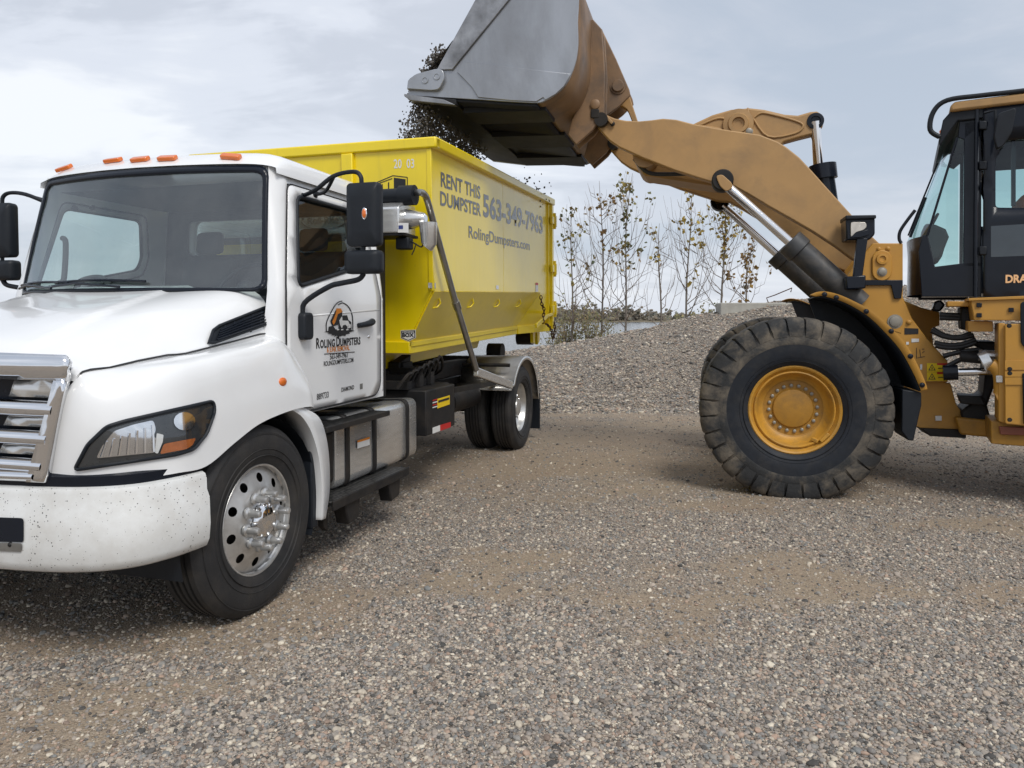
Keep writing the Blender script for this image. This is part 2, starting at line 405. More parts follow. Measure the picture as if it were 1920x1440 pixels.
# ================================================================ SETTING
def sstep(a, b, x): t = min(1.0, max(0.0, (x - a) / (b - a))); return t * t * (3 - 2 * t)
def nz(x, y, s, seed=0, oct=3):
    return noise.fractal(Vector((x*s + seed*17.3, y*s - seed*9.1, seed*3.7)), .6, 2.1, oct)
def dirt_at(x, y):
    band = float(sstep(5.6, 7.4, y) * (1 - sstep(11.4, 12.6, y)))
    band *= float(1 - .65 * sstep(3.0, 5.5, x))
    n = nz(x, y * 1.7, .42, 1, 4); n2 = nz(x, y*2.2, 1.3, 2, 4)
    patch = float(sstep(.02, .55, n + .45*n2)) * .72 + .55*math.exp(-((x - .95)/1.5)**2 - ((y - 4.25 - .12*nz(x, y, .8, 7))/.55)**2) * (1 + .8*n2)
    track = 0.0
    for yy, ww in ((8.1, .45), (9.9, .5)): track = max(track, math.exp(-((y - yy - .1*nz(x, 0, .5, 5)) / ww)**2) * .5 * (1 if y > 6 else 0))
    return min(1.0, max(0.0, band * (.62 + .55*n2) + track*band + patch * (1 - band)))
def ground_z(x, y):
    z = .018 * nz(x, y, .35, 3, 3) + .006 * nz(x, y, 2.2, 4, 2)
    d = min(math.hypot(x + 1.2, y - 4.0), math.hypot(x - 2.6, y - 6.7), 9)
    z *= min(1, d / 2.5)
    if y > 24: z -= 2.4 * float(sstep(24, 31, y))
    return z
def gravel_colours(n, v, scale, stops):
    vo = n.n('ShaderNodeTexVoronoi'); vo.inputs['Scale'].default_value = scale; vo.inputs['Randomness'].default_value = 1; n.L(v, vo.inputs['Vector'])
    sp = n.n('ShaderNodeSeparateColor'); n.L(vo.outputs['Color'], sp.inputs[0])
    return n.ramp(sp.outputs[0], stops), vo.outputs['Distance'], sp.outputs[1]
STONES = [(0, rgb((58, 57, 56))), (.14, rgb((98, 95, 93))), (.28, rgb((128, 121, 116))), (.40, rgb((134, 124, 114))), (.50, rgb((110, 110, 109))),
          (.57, rgb((101, 102, 102))), (.63, rgb((150, 138, 127))), (.70, rgb((80, 74, 70))), (.78, rgb((140, 120, 107))), (.86, rgb((146, 138, 127))), (.95, rgb((158, 149, 136))), (1.0, rgb((178, 170, 157)))]
STONES = [(p, tuple(x*k*1.48 for x, k in zip(c, (.99, .985, .95)))) for p, c in STONES]
DIRT = tuple(x*1.30 for x in rgb((128, 111, 91)))
def ground_material(name, s1, s2, use_dirt=True, bump=.9, dist=.016, tn=.14):
    m, n, b = new_mat(name)
    tcn = n.n('ShaderNodeTexCoord'); v = tcn.outputs['Object']
    c1, d1, r1 = gravel_colours(n, v, s1, STONES); c2, d2, r2 = gravel_colours(n, v, s2, STONES)
    big = n.ramp(d1, [(.30, 1.), (.46, 0.)])                    # stone body vs. the fines between stones
    pick = n.math('MULTIPLY', big, n.ramp(r1, [(.30, 0.), (.36, 1.)]))
    c = n.mix(pick, c2, c1)
    tone = n.noise(v, .55, 6, .6); c = n.mix(tn, c, n.ramp(tone, [(.3, tuple(x*.75 for x in DIRT)), (.7, tuple(x*1.1 for x in DIRT))]))
    h = n.math('ADD', n.math('MULTIPLY', n.math('SUBTRACT', 1.0, d1), pick), n.math('MULTIPLY', n.math('SUBTRACT', 1.0, d2), .5))
    if use_dirt:
        at = n.n('ShaderNodeAttribute', attribute_name='dirt')
        smp = n.n('ShaderNodeMapping'); smp.inputs['Scale'].default_value = (.45, 1, 1); n.L(v, smp.inputs[0]); fine = n.noise(smp.outputs[0], 46, 10, .82); k = n.math('ADD', n.math('MULTIPLY', at.outputs['Fac'], 1.5), n.math('SUBTRACT', n.noise(v, 5, 7, .7), .62), True)
        dc = n.ramp(fine, [(.25, tuple(x*.40 for x in DIRT)), (.50, DIRT), (.75, tuple(x*1.75 for x in DIRT))])
        dc = n.mix(n.ramp(n.noise(v, .8, 5), [(.4, 0.), (.7, .6)]), dc, tuple(x*.85 for x in rgb((164, 147, 120))))
        c = n.mix(n.math('MULTIPLY', k, .60), c, dc); h = n.math('MULTIPLY', h, n.math('SUBTRACT', 1.0, n.math('MULTIPLY', k, .6)))
    n.L(c, b.inputs['Base Color']); b.inputs['Roughness'].default_value = .88; b.inputs['Specular IOR Level'].default_value = .25
    bp = n.n('ShaderNodeBump'); bp.inputs['Strength'].default_value = bump; bp.inputs['Distance'].default_value = dist
    n.L(h, bp.inputs['Height']); n.L(bp.outputs[0], b.inputs['Normal'])
    return m
M['ground'] = ground_material('gravel_yard', 68, 150, dist=.012)
M['pile'] = ground_material('gravel_pile', 24, 54, False, 1.0, .05, .10)
def axis(dense_lo, dense_hi, step, far_lo, far_hi):
    a = list(np.arange(dense_lo, dense_hi + 1e-6, step)); o = a[:]; x, st = a[-1], step
    while x < far_hi: st *= 1.5; x = min(far_hi, x + st); o.append(x)
    x, st = a[0], step
    while x > far_lo: st *= 1.5; x = max(far_lo, x - st); o.insert(0, x)
    return o
gx = axis(-9, 10, .11, -900, 900); gy = axis(1.5, 14, .10, -600, 23.5) + [24 + .5*i for i in range(16)] + [60, 200]
gme = bpy.data.meshes.new('ground'); GV = [(x, y, ground_z(x, y) if abs(x) < 60 and y > -40 else (0 if y < 24 else -2.4)) for y in gy for x in gx]
nx_ = len(gx); gme.from_pydata(GV, [], [(j*nx_+i, j*nx_+i+1, (j+1)*nx_+i+1, (j+1)*nx_+i) for j in range(len(gy)-1) for i in range(nx_-1)])
at = gme.attributes.new('dirt', 'FLOAT', 'POINT'); at.data.foreach_set('value', [dirt_at(v[0], v[1]) if abs(v[0]) < 12 and 1 < v[1] < 16 else .35 for v in GV])
gme.materials.append(M['ground']); gme.polygons.foreach_set('use_smooth', [True]*len(gme.polygons))
ground = bpy.data.objects.new('ground', gme); COL.objects.link(ground); tag(ground, kind='structure', label='gravel and packed dirt yard')

# ---- gravel pile
CREST = [(560, 720), (760, 690), (905, 676), (950, 664), (1060, 650), (1124, 638), (1172, 627), (1219, 621), (1251, 610), (1283, 602), (1315, 596), (1347, 591), (1379, 585), (1443, 574), (1475, 570), (1600, 556), (1760, 540), (1960, 536), (2300, 560), (2700, 640)]
YC, YF = 18.2, 14.4
cx = [(u - 960) / F_PX * YC for u, v in CREST]; cz = [EYE + (HORIZON - v) / F_PX * YC for u, v in CREST]
CT = np.interp(np.arange(-8, 26, .02), cx, cz, left=-.3, right=-.3).tolist()
def crest_at(x): return CT[min(len(CT)-1, max(0, int((x + 8)/.02)))]
def pile_z(x, y):
    Hc = crest_at(x) + .05 * nz(x, 3.3, .9, 6)
    Hc *= float(sstep(cx[0] - 2, cx[0] + 1.5, x)) 
    yf = YF + .5 * nz(x, 0, .35, 8) + .25 * nz(x, 1, 1.1, 9)
    t = (y - yf) / (YC - yf)
    if t < 1: z = Hc * (1 - (1 - max(t, 0))**1.35) if t > 0 else 0
    else: z = Hc - .10 * (y - YC) - .16 * max(0, y - 20.2)**1.6
    if y > 12 and x > -2.5: z += .10 * float(sstep(12.2, 13.4, y + .3*nz(x, y, .6, 11))) * float(sstep(-1.5, .3, x))
    if 12.3 < y < 14.6: z += .035 * math.sin(y*9.5 + .35*x + nz(x, y, .5, 13)) * sstep(12.4, 13.0, y) * (1 - sstep(13.9, 14.6, y)) * sstep(-.6, .6, x)
    z += .05 * nz(x, y, .8, 12, 4) * float(sstep(12.4, 14, y))
    return z
px_ = np.arange(-5.5, 23, .12); py_ = list(np.arange(12.0, 19.4, .11)) + list(np.arange(19.5, 26, .3))
pm = MB(); pm.grid([[(x, y, pile_z(x, y) - .015 + (ground_z(x, y) if y > 24 else 0)) for x in px_] for y in py_])
pile = pm.build('gravel_pile', M['pile'], smooth=180); tag(pile, 'long heap of grey and tan river gravel behind the truck and loader', 'gravel pile', kind='stuff')

# ---- loose stones as real geometry (instanced)
def stone_material():
    m, n, b = new_mat('loose_stone')
    oi = n.n('ShaderNodeObjectInfo'); c = n.ramp(oi.outputs['Random'], [(p, tuple(x*1.05 for x in q)) for p, q in STONES])
    tcn = n.n('ShaderNodeTexCoord'); g = n.noise(tcn.outputs['Object'], 1.6, 5, .65)
    c = n.mix(.4, c, n.mix(1.0, c, n.ramp(g, [(.3, .5), (.7, 1.45)]), 'MULTIPLY'))
    n.L(c, b.inputs['Base Color']); b.inputs['Roughness'].default_value = .8; b.inputs['Specular IOR Level'].default_value = .3
    return m
M['stone'] = stone_material()
def scatter(name, P, S, Ro, mat, sub=2):
    me = bpy.data.meshes.new(name); me.vertices.add(len(P)); me.vertices.foreach_set('co', np.asarray(P, np.float32).ravel())
    for nm, A in (('s', S), ('r', Ro)):
        a = me.attributes.new(nm, 'FLOAT_VECTOR', 'POINT'); a.data.foreach_set('vector', np.asarray(A, np.float32).ravel())
    o = bpy.data.objects.new(name, me); COL.objects.link(o)
    g = bpy.data.node_groups.new(name + '_nodes', 'GeometryNodeTree')
    g.interface.new_socket('Geometry', in_out='INPUT', socket_type='NodeSocketGeometry'); g.interface.new_socket('Geometry', in_out='OUTPUT', socket_type='NodeSocketGeometry')
    N = g.nodes.new; L = g.links.new
    gi, go = N('NodeGroupInput'), N('NodeGroupOutput'); m2p = N('GeometryNodeMeshToPoints'); iop = N('GeometryNodeInstanceOnPoints')
    ico = N('GeometryNodeMeshIcoSphere'); ico.inputs['Radius'].default_value = 1; ico.inputs['Subdivisions'].default_value = sub
    nt_ = N('ShaderNodeTexNoise'); nt_.inputs['Scale'].default_value = .9; vm = N('ShaderNodeVectorMath'); vm.operation = 'SUBTRACT'; vm.inputs[1].default_value = (.5, .5, .5)
    v2 = N('ShaderNodeVectorMath'); v2.operation = 'SCALE'; v2.inputs['Scale'].default_value = .9
    L(nt_.outputs['Color'], vm.inputs[0]); L(vm.outputs[0], v2.inputs[0])
    sp = N('GeometryNodeSetPosition'); L(ico.outputs['Mesh'], sp.inputs['Geometry']); L(v2.outputs[0], sp.inputs['Offset'])
    ss = N('GeometryNodeSetShadeSmooth'); L(sp.outputs[0], ss.inputs['Geometry'])
    sm = N('GeometryNodeSetMaterial'); sm.inputs['Material'].default_value = mat; L(ss.outputs[0], sm.inputs['Geometry'])
    def attr(nm):
        a = N('GeometryNodeInputNamedAttribute'); a.data_type = 'FLOAT_VECTOR'; a.inputs['Name'].default_value = nm; return a.outputs[0]
    e2r = N('FunctionNodeEulerToRotation'); L(attr('r'), e2r.inputs[0])
    L(gi.outputs[0], m2p.inputs[0]); L(m2p.outputs[0], iop.inputs['Points']); L(sm.outputs[0], iop.inputs['Instance']); L(e2r.outputs[0], iop.inputs['Rotation']); L(attr('s'), iop.inputs['Scale'])
    L(iop.outputs[0], go.inputs[0])
    md = o.modifiers.new('stones', 'NODES'); md.node_group = g
    me.materials.append(mat)
    return o
rng = random.Random(11)
def stones(n, ylo, yhi, zf, rmed, keep=None, xl=None, sig=.42, sink=.35):
    P = []; S = []; Ro = []
    for _ in range(n):
        y = rng.uniform(ylo, yhi)
        hw = xl(y) if xl else (-(.72*y + 1.6), .72*y + 1.6)
        x = rng.uniform(*hw)
        if keep and rng.random() > keep(x, y): continue
        r = rmed * math.exp(rng.gauss(0, sig)); r = min(r, rmed*3.2)
        s = (r*rng.uniform(.85, 1.35), r*rng.uniform(.75, 1.1), r*rng.uniform(.5, .8))
        P.append((x, y, zf(x, y) + s[2]*(1 - 2*sink)*.6)); S.append(s); Ro.append((rng.gauss(0, .3), rng.gauss(0, .3), rng.uniform(0, 6.28)))
    return P, S, Ro
kp = lambda x, y: max(.26, 1 - 1.02*dirt_at(x, y))
A = [stones(150000, 1.9, 4.2, ground_z, .0056, kp, None, .40), stones(66000, 4.2, 6.2, ground_z, .0060, kp, None, .40), stones(56000, 6.2, 9, ground_z, .0066, kp), stones(60000, 9, 13.5, ground_z, .0074, kp), stones(260, 1.9, 5, ground_z, .0105, kp)]
gs = scatter('gravel', sum((a[0] for a in A), []), sum((a[1] for a in A), []), sum((a[2] for a in A), []), M['stone'])
tag(gs, 'loose rounded pebbles strewn over the yard', 'gravel', kind='stuff')
pz = lambda x, y: pile_z(x, y) - .015
A = [stones(64000, 12.4, 18.6, pz, .016, None, lambda y: (-2.6, 13.5), .4)]
ps = scatter('pile_pebbles', A[0][0], A[0][1], A[0][2], M['stone'], 1); tag(ps, 'loose stones lying over the gravel heap', 'pebbles', kind='stuff')

# ---- river and far bank
m, n, b = new_mat('river_water'); b.inputs['Base Color'].default_value = (.10, .11, .11, 1); b.inputs['Roughness'].default_value = .12
tcn = n.n('ShaderNodeTexCoord'); bp = n.n('ShaderNodeBump'); bp.inputs['Strength'].default_value = .35; bp.inputs['Distance'].default_value = .3
mp = n.n('ShaderNodeMapping'); mp.inputs['Scale'].default_value = (.35, 1, 1); n.L(tcn.outputs['Object'], mp.inputs[0])
n.L(n.noise(mp.outputs[0], 1.2, 5, .6), bp.inputs['Height']); n.L(bp.outputs[0], b.inputs['Normal']); M['water'] = m
wm = MB().grid([[(x, y, -1.75) for x in np.linspace(-2500, 2500, 6)] for y in (28.5, 120, 545)]); tag(wm.build('water', M['water'], smooth=0), kind='structure', label='broad grey river beyond the bank')
M['far_land'] = pmat('far_bank', rgb((120, 112, 96)), .9, 0, .2, .02, spec=.1)
tag(MB().grid([[(x, y, z) for x in np.linspace(-3500, 3500, 6)] for y, z in ((538, -2.2), (546, -.9), (640, .5), (4500, 1.0))]).build('far_bank', M['far_land'], smooth=0), kind='structure', label='far shore of the river')
def foliage_mat(name, cols, rough=.8, trans=.25):
    m, n, b = new_mat(name); g = n.n('ShaderNodeNewGeometry'); c = n.ramp(g.outputs['Random Per Island'], [(i/(max(1, len(cols)-1)), x) for i, x in enumerate(cols)])
    n.L(c, b.inputs['Base Color']); b.inputs['Roughness'].default_value = rough; b.inputs['Specular IOR Level'].default_value = .2
    tl = n.n('ShaderNodeBsdfTranslucent'); n.L(c, tl.inputs[0]); mx = n.n('ShaderNodeMixShader'); mx.inputs[0].default_value = trans
    n.L(b.outputs[0], mx.inputs[1]); n.L(tl.outputs[0], mx.inputs[2]); n.L(mx.outputs[0], n.t.nodes['Material Output'].inputs[0]); return m
M['far_tree'] = foliage_mat('far_tree_foliage', [rgb((136, 130, 122)), rgb((150, 142, 130)), rgb((140, 140, 126)), rgb((160, 146, 128)), rgb((130, 134, 128))])  # distance haze is put into these pale, greyed colours
rnd = random.Random(5)
tm = MB()
for i in range(520):
    x = rnd.uniform(-160, 420); y = rnd.uniform(546, 600); h = rnd.uniform(4, 9.5) * (1 + .35*math.sin(x*.021 + 1))
    for k in range(16):
        a = rnd.uniform(0, 6.28); r_ = rnd.uniform(0, 3.4); z = rnd.uniform(-.6, h) ; q = rnd.uniform(.8, 2.0)*(1 - .4*z/h)
        c = (x + r_*math.cos(a), y + r_*math.sin(a), z)
        tm.ball(c, q, 5, 3, (rnd.uniform(.8, 1.4), 1, rnd.uniform(.6, 1.1)))
tag(tm.build('far_woods', M['far_tree'], smooth=0), 'low brown and green wooded bank across the river', 'woods', kind='stuff')

# ---- concrete block on the pile
M['concrete'] = pmat('weathered_concrete', rgb((166, 164, 156)), .85, 0, .12, 4, bump=.25, bscale=25, dirt=rgb((120, 116, 104)), dirt_amt=.5)
def grd(u, y, z0): return ((u - 960) / F_PX * y, y, z0)
cbx, cby = (1351 - 960)/F_PX*17.9, 17.9
cb = empty('concrete_block', loc=(cbx, cby, 1.10), rotz=R(-4)); tag(cb, 'long pale concrete block lying along the top of the gravel heap', 'concrete block')
bk = MB().prism([(0, 0), (1.95, 0), (1.95, .86), (0, .86)], 0, .62); bk.build('body', M['concrete'], cb, bevel=.025)
MB().tube([(1.2, .3, .85), (1.15, .3, .98), (1.35, .3, 1.05), (1.75, .3, 1.22), (1.72, .3, 1.12)], .014, 6).build('lifting_loop', M['rust'], cb)

# ---- saplings and brush on the bank
M['bark'] = pmat('sapling_bark', rgb((112, 104, 96)), .85, 0, .2, 20, bump=.2)
M['twig'] = pmat('twig_bark', rgb((118, 104, 92)), .85, 0, .2, 20)
M['leaf_brown'] = foliage_mat('brown_autumn_leaves', [rgb((124, 100, 72)), rgb((158, 126, 80)), rgb((106, 92, 72)), rgb((172, 138, 72)), rgb((100, 92, 70))])
M['leaf_mixed'] = foliage_mat('green_brown_leaves', [rgb((98, 104, 80)), rgb((134, 126, 78)), rgb((150, 124, 74)), rgb((84, 94, 76)), rgb((164, 146, 82))])
M['leaf_gold'] = foliage_mat('golden_leaves', [rgb((176, 148, 66)), rgb((144, 126, 70)), rgb((186, 162, 82)), rgb((114, 110, 72)), rgb((150, 114, 72))])
def leaf(mb, c, size, r):
    d = Vector((r.gauss(0, 1), r.gauss(0, 1), r.gauss(0, 1) - .6)).normalized(); s = d.cross(Vector((r.gauss(0, 1), r.gauss(0, 1), r.gauss(0, 1)))).normalized(); n_ = d.cross(s)
    c = Vector(c); L = size*r.uniform(.7, 1.25); W = L*.46
    mb.add([c, c + d*L*.45 + s*W + n_*L*.12, c + d*L, c + d*L*.45 - s*W + n_*L*.12, c + d*L*.5], [(0, 1, 4), (1, 2, 4), (2, 3, 4), (3, 0, 4)])
def sapling(u, v_top, y, zb, label, leaves, lm, seed, lean=0, spread=1.0, nb=16, clump=7, leafpos=(.45, 1.0)):
    r = random.Random(seed); x = (u - 960)/F_PX*y; top = EYE + (HORIZON - v_top)/F_PX*y; Hh = top - zb
    root = empty('sapling', loc=(x, y, zb)); tag(root, label, 'sapling', 'young trees on the bank behind the gravel')
    tp = []; ph = r.uniform(0, 6)
    for i in range(11):
        t = i/10; tp.append(Vector((lean*t*t + .10*math.sin(ph + t*5)*t*Hh/5, .1*math.cos(ph*2 + t*4)*t, t*Hh)))
    tr = MB().tube(tp, [.034*(1-t/10*.86) for t in range(11)], 7)
    br = MB(); tips = []
    def at_(t): k = min(9, int(t*10)); f_ = t*10 - k; return tp[k].lerp(tp[k+1], f_)
    nb = int(nb*1.05)
    for k in range(nb):
        t = .10 + .80*((k + r.random())/nb); p = at_(t); a = r.uniform(0, 6.28); L = (1 - t)*Hh*r.uniform(.38, .62)*spread + .25
        out = Vector((math.cos(a), math.sin(a)*.8, 0)); P = [p]
        for j in range(1, 6):
            q = j/5; P.append(p + out*L*(.62*q - .20*q*q) + Vector((0, 0, L*(.35*q + .5*q*q))) + Vector((r.gauss(0, .02), r.gauss(0, .02), r.gauss(0, .02))))
        br.tube(P, [.012*(1-.8*j/5)*(1.2 - .5*t) for j in range(6)], 5)
        tips.append((P, t))
        for s_ in range(r.randint(2, 4)):
            j = r.randint(1, 4); q0 = P[j]; a2 = a + r.uniform(-1.3, 1.3); L2 = L*r.uniform(.25, .5)
            Q = [q0, q0 + Vector((math.cos(a2), math.sin(a2), .5))*L2*.5, q0 + Vector((math.cos(a2)*.75, math.sin(a2)*.75, 1.2))*L2]
            br.tube(Q, [.006, .004, .0025], 4); tips.append((Q, t))
    tr.build('trunk', M['bark'], root, smooth=180); br.build('branches', M['twig'], root, smooth=180)
    lf = MB(); 
    for k in range(int(leaves*1.15)):
        if r.random() < .4: c = at_(r.uniform(max(.5, leafpos[0]), leafpos[1]))
        else:
            P, t = r.choice(tips)
            c = Vector(P[r.choice([-1, -1, -2])])
        if c.z < Hh*leafpos[0]: continue
        for j in range(r.randint(max(1, clump//2), clump)): leaf(lf, c + Vector((r.gauss(0, .055), r.gauss(0, .055), r.gauss(0, .10))), .115, r)
    if lf.v: lf.build('crown', lm, root, smooth=0)
    return root
sapling(1072, 387, 20.5, .55, 'slim sapling with a few brown leaves nearest the yellow dumpster', 16, M['leaf_mixed'], 1, .05, .8, 16, 6)
sapling(1128, 342, 21.0, .5, 'tall many-branched sapling with brown leaf tufts near its tip', 20, M['leaf_brown'], 2, 0, 1.15, 22, 6, (.5, 1))
sapling(1172, 326, 20.3, .7, 'tallest leaning sapling with dark green and brown leaves at the top', 34, M['leaf_mixed'], 3, .18, 1.0, 16, 7, (.42, 1))
sapling(1239, 419, 20.3, .9, 'thin nearly leafless sapling with a single brown tuft on top', 5, M['leaf_gold'], 4, -.05, .9, 12, 5, (.5, 1))
sapling(1287, 358, 20.5, 1.0, 'bare grey sapling with upswept branches and sparse leaves', 10, M['leaf_gold'], 5, .05, 1.1, 18, 5, (.3, 1))
sapling(1352, 358, 20.2, 1.3, 'golden-leaved sapling standing behind the concrete block', 62, M['leaf_gold'], 6, .12, 1.15, 20, 7, (.28, 1))
sapling(1398, 450, 20.6, 1.3, 'small brown-leaved sapling rising behind the concrete block', 30, M['leaf_brown'], 7, .18, 1.0, 12, 6, (.3, 1))
M['brush'] = foliage_mat('dry_brush', [rgb((158, 152, 112)), rgb((136, 138, 102)), rgb((176, 162, 120)), rgb((120, 126, 98)), rgb((166, 142, 104))])
def bush(u, y, zb, h, wd, label, seed, stems=26, lv=420, mat='brush', sz=.06):
    r = random.Random(seed); root = empty('bush', loc=((u-960)/F_PX*y, y, zb)); tag(root, label, 'bush', 'brush along the river bank')
    st, lf = MB(), MB()
    for k in range(stems):
        a = r.uniform(0, 6.28); q = r.uniform(.1, 1)*wd; hh = h*r.uniform(.5, 1)
        P = [Vector((r.gauss(0, .12), r.gauss(0, .1), 0)), Vector((q*.4*math.cos(a), q*.4*math.sin(a), hh*.5)), Vector((q*math.cos(a), q*math.sin(a), hh))]
        st.tube(P, [.008, .006, .002], 4)
        for j in range(lv//stems):
            t = r.uniform(.25, 1); c = P[0].lerp(P[1], t*2) if t < .5 else P[1].lerp(P[2], t*2-1); leaf(lf, c + Vector((r.gauss(0, .05),)*1 + (r.gauss(0, .05), r.gauss(0, .05))), sz, r)
    st.build('stems', M['twig'], root, smooth=180); lf.build('foliage', M[mat], root, smooth=0)
bush(1064, 20.8, .35, 1.9, .9, 'pale green brush beside the rear of the dumpster', 21, 44, 1100)
bush(1110, 20.6, .4, 1.6, .9, 'tan brush at the foot of the many-branched sapling', 22, 44, 900)
bush(1150, 22, .2, 1.15, .9, 'dry brush between the tall saplings', 23, 24, 260)
bush(1040, 22.5, .0, 1.8, .7, 'grey-green brush half hidden by the dumpster', 24, 30, 480)
bush(1290, 26, -.3, 2.2, 1.0, 'rounded brown bush behind the bare grey sapling', 25, 30, 1500, 'brush', .09)
bush(1338, 24, .2, 2.0, .8, 'dense olive bush just left of the concrete block', 26, 30, 1300, 'brush', .08)
bush(1236, 27, -.4, 1.6, 1.1, 'low reddish brush behind the thin sapling', 27, 30, 700, 'leaf_brown', .08)
bush(1195, 27, -.6, 1.6, 1.2, 'low straw-coloured brush right of the tallest sapling', 28, 30, 600, 'brush', .08)

# ================================================================ TRUCK  (x rearward from the front axle, y across, away from the camera, z up)
truck = empty('hooklift_truck', TR); tag(truck, 'white hooklift truck with chrome grille carrying the yellow dumpster', 'truck')
CW = 1.17                                                        # centre line
def yc(c): return CW - c                                         # c: distance from the centre line towards the camera side
def lerp(a, b, t): return a + (b - a) * t
def interp(x, xs, ys):
    if x <= xs[0]: return ys[0]
    for i in range(len(xs)-1):
        if x <= xs[i+1]: return lerp(ys[i], ys[i+1], (x-xs[i])/(xs[i+1]-xs[i]))
    return ys[-1]
def both(mb, name, mat, parent, **k):
    return mb.build(name, mat, parent, **k), mb.mirror(CW).build(name, mat, parent, **k)

# ---- bonnet
HS = [-.90, -.892, -.87, -.83, -.74, -.58, -.40, -.15, .10, .30, .44]
HZ = [1.405, 1.435, 1.462, 1.485, 1.522, 1.580, 1.638, 1.69, 1.745, 1.785, 1.795]
HH = [.83, .835, .84, .845, .86, .88, .90, .92, .94, .955, .965]
def hood_pt(s, k):
    """k -1..1 across"""
    h = interp(s, HS, HH); c = k*h; zc = interp(s, HS, HZ)
    drop = interp(s, [-.90, -.74, -.3, .1, .44], [.08, .14, .235, .262, .275])
    pw = interp(s, [-.9, -.4, .1, .44], [3.0, 4.2, 9.0, 15.0]); a = abs(k); z = zc - drop*a**pw
    cr_ = interp(s, [-.9, .44], [.66, .36]); z += .016 * (1 - sstep(cr_, cr_ + .035, a)) * sstep(-.88, -.78, s)           # raised centre panel
    bow = .075*(1 - min(1, (c/.86)**2)) if s < -.78 else .075*(1 - min(1, (c/.86)**2))*max(0, 1-(s+.78)/.5)
    return (s - bow + .03*a**4*(1 if s < -.75 else max(0, 1-(s+.75)/.6)), yc(c), z)
hs_f = []
for i in range(len(HS)-1):
    for j in range(4): hs_f.append(lerp(HS[i], HS[i+1], j/4))
hs_f.append(HS[-1])
KS_ = [-1, -.992, -.98, -.965, -.945, -.92, -.89] + list(np.linspace(-.85, .85, 69)) + [.89, .92, .945, .965, .98, .992, 1]
def hood_row(s):
    r = [hood_pt(s, k) for k in KS_]; a, b = r[0], r[-1]
    return [(a[0], a[1] - .006, a[2] - .045)] + r + [(b[0], b[1] + .006, b[2] - .045)]
hood_mb = MB().grid([hood_row(s) for s in hs_f])
hood = hood_mb.build('hood', M['white'], truck, smooth=60)

# ---- front fenders: rows from the seam under the bonnet down to the wheel arch
ST = [  # seam (s,c,z), shoulder, crown, lower edge
 ((-.885, .838, 1.350), (-.905, .80, 1.27), (-.918, .74, 1.10), (-.920, .64, .880)),
 ((-.865, .852, 1.350), (-.885, .885, 1.27), (-.905, .89, 1.10), (-.905, .84, .880)),
 ((-.80, .862, 1.362), (-.825, .955, 1.28), (-.845, .995, 1.10), (-.845, .985, .880)),
 ((-.69, .872, 1.388), (-.72, 1.02, 1.305), (-.74, 1.08, 1.11), (-.745, 1.085, .884)),
 ((-.55, .885, 1.432), (-.57, 1.055, 1.34), (-.60, 1.135, 1.13), (-.62, 1.155, .886)),
 ((-.38, .895, 1.452), (-.38, 1.075, 1.37), (-.39, 1.16, 1.16), (-.455, 1.180, .888)),
 ((-.25, .905, 1.467), (-.25, 1.085, 1.39), (-.25, 1.17, 1.18), (-.255, 1.19, .968)),
 ((-.08, .915, 1.487), (-.08, 1.09, 1.41), (-.08, 1.175, 1.20), (-.06, 1.195, 1.036)),
 ((.12, .925, 1.505), (.12, 1.09, 1.425), (.14, 1.175, 1.22), (.15, 1.197, 1.068)),
 ((.30, .932, 1.518), (.31, 1.08, 1.43), (.34, 1.17, 1.23), (.34, 1.195, 1.078)),
 ((.42, .936, 1.525), (.43, 1.07, 1.42), (.48, 1.155, 1.22), (.47, 1.19, 1.072)),
 ((.46, .94, 1.525), (.475, 1.06, 1.40), (.55, 1.13, 1.20), (.545, 1.165, 1.05))]
def fender_rows():
    cols = []
    for st in ST:
        if -.6 < st[0][0] < .40: st = (st[0], (st[1][0], st[1][1] + .028, st[1][2] + .018), (st[2][0], st[2][1] + .004, st[2][2] + .01), st[3])
        h_ = hood_pt(min(.44, st[0][0]), 1); st = ((h_[0] if st[0][0] < .43 else st[0][0], CW - h_[1] + .003, h_[2] - .010),) + st[1:]
        P = catmull([Vector(p) for p in st], 7); cols.append(P)
    rows = []
    for j in range(len(cols[0])): rows.append(catmull([c[j] for c in cols], 6))
    return [[(p.x, yc(p.y), p.z) for p in r] for r in rows]
FR = fender_rows()
fender_mb = MB().grid(FR)
# return lip of the arch and trailing edge
lip = [FR[-1][i] for i in range(len(FR[-1]))]
fender_mb.grid([lip, [(p[0], p[1] + .05, p[2] + .004) for p in lip]])
edge = [r[-1] for r in FR]; fender_mb.grid([edge, [(p[0] - .01, p[1] + .07, p[2]) for p in edge]])
# white splash panel behind the wheel
arc = []
for u, v, wd in ((556, 764, 20), (582, 780, 26), (598, 812, 22), (608, 860, 17), (611, 920, 13), (607, 972, 7)):
    a = TR.Y(u + wd*.55, v, -.01); b_ = TR.Y(u - wd*.55, v + 3, -.01); arc.append((a, b_))
A1 = catmull([Vector(a) for a, b_ in arc], 5); B1 = catmull([Vector(b_) for a, b_ in arc], 5)
splash = MB().grid([A1, B1, [p + Vector((-.01, .16, .0)) for p in B1]])
fn_, ff_ = both(fender_mb, 'fender', M['white'], truck, smooth=60)
both(splash, 'splash_panel', M['white'], truck, smooth=50, solid=.012)
FB = bvh_of(fender_mb); HB = bvh_of(hood_mb)
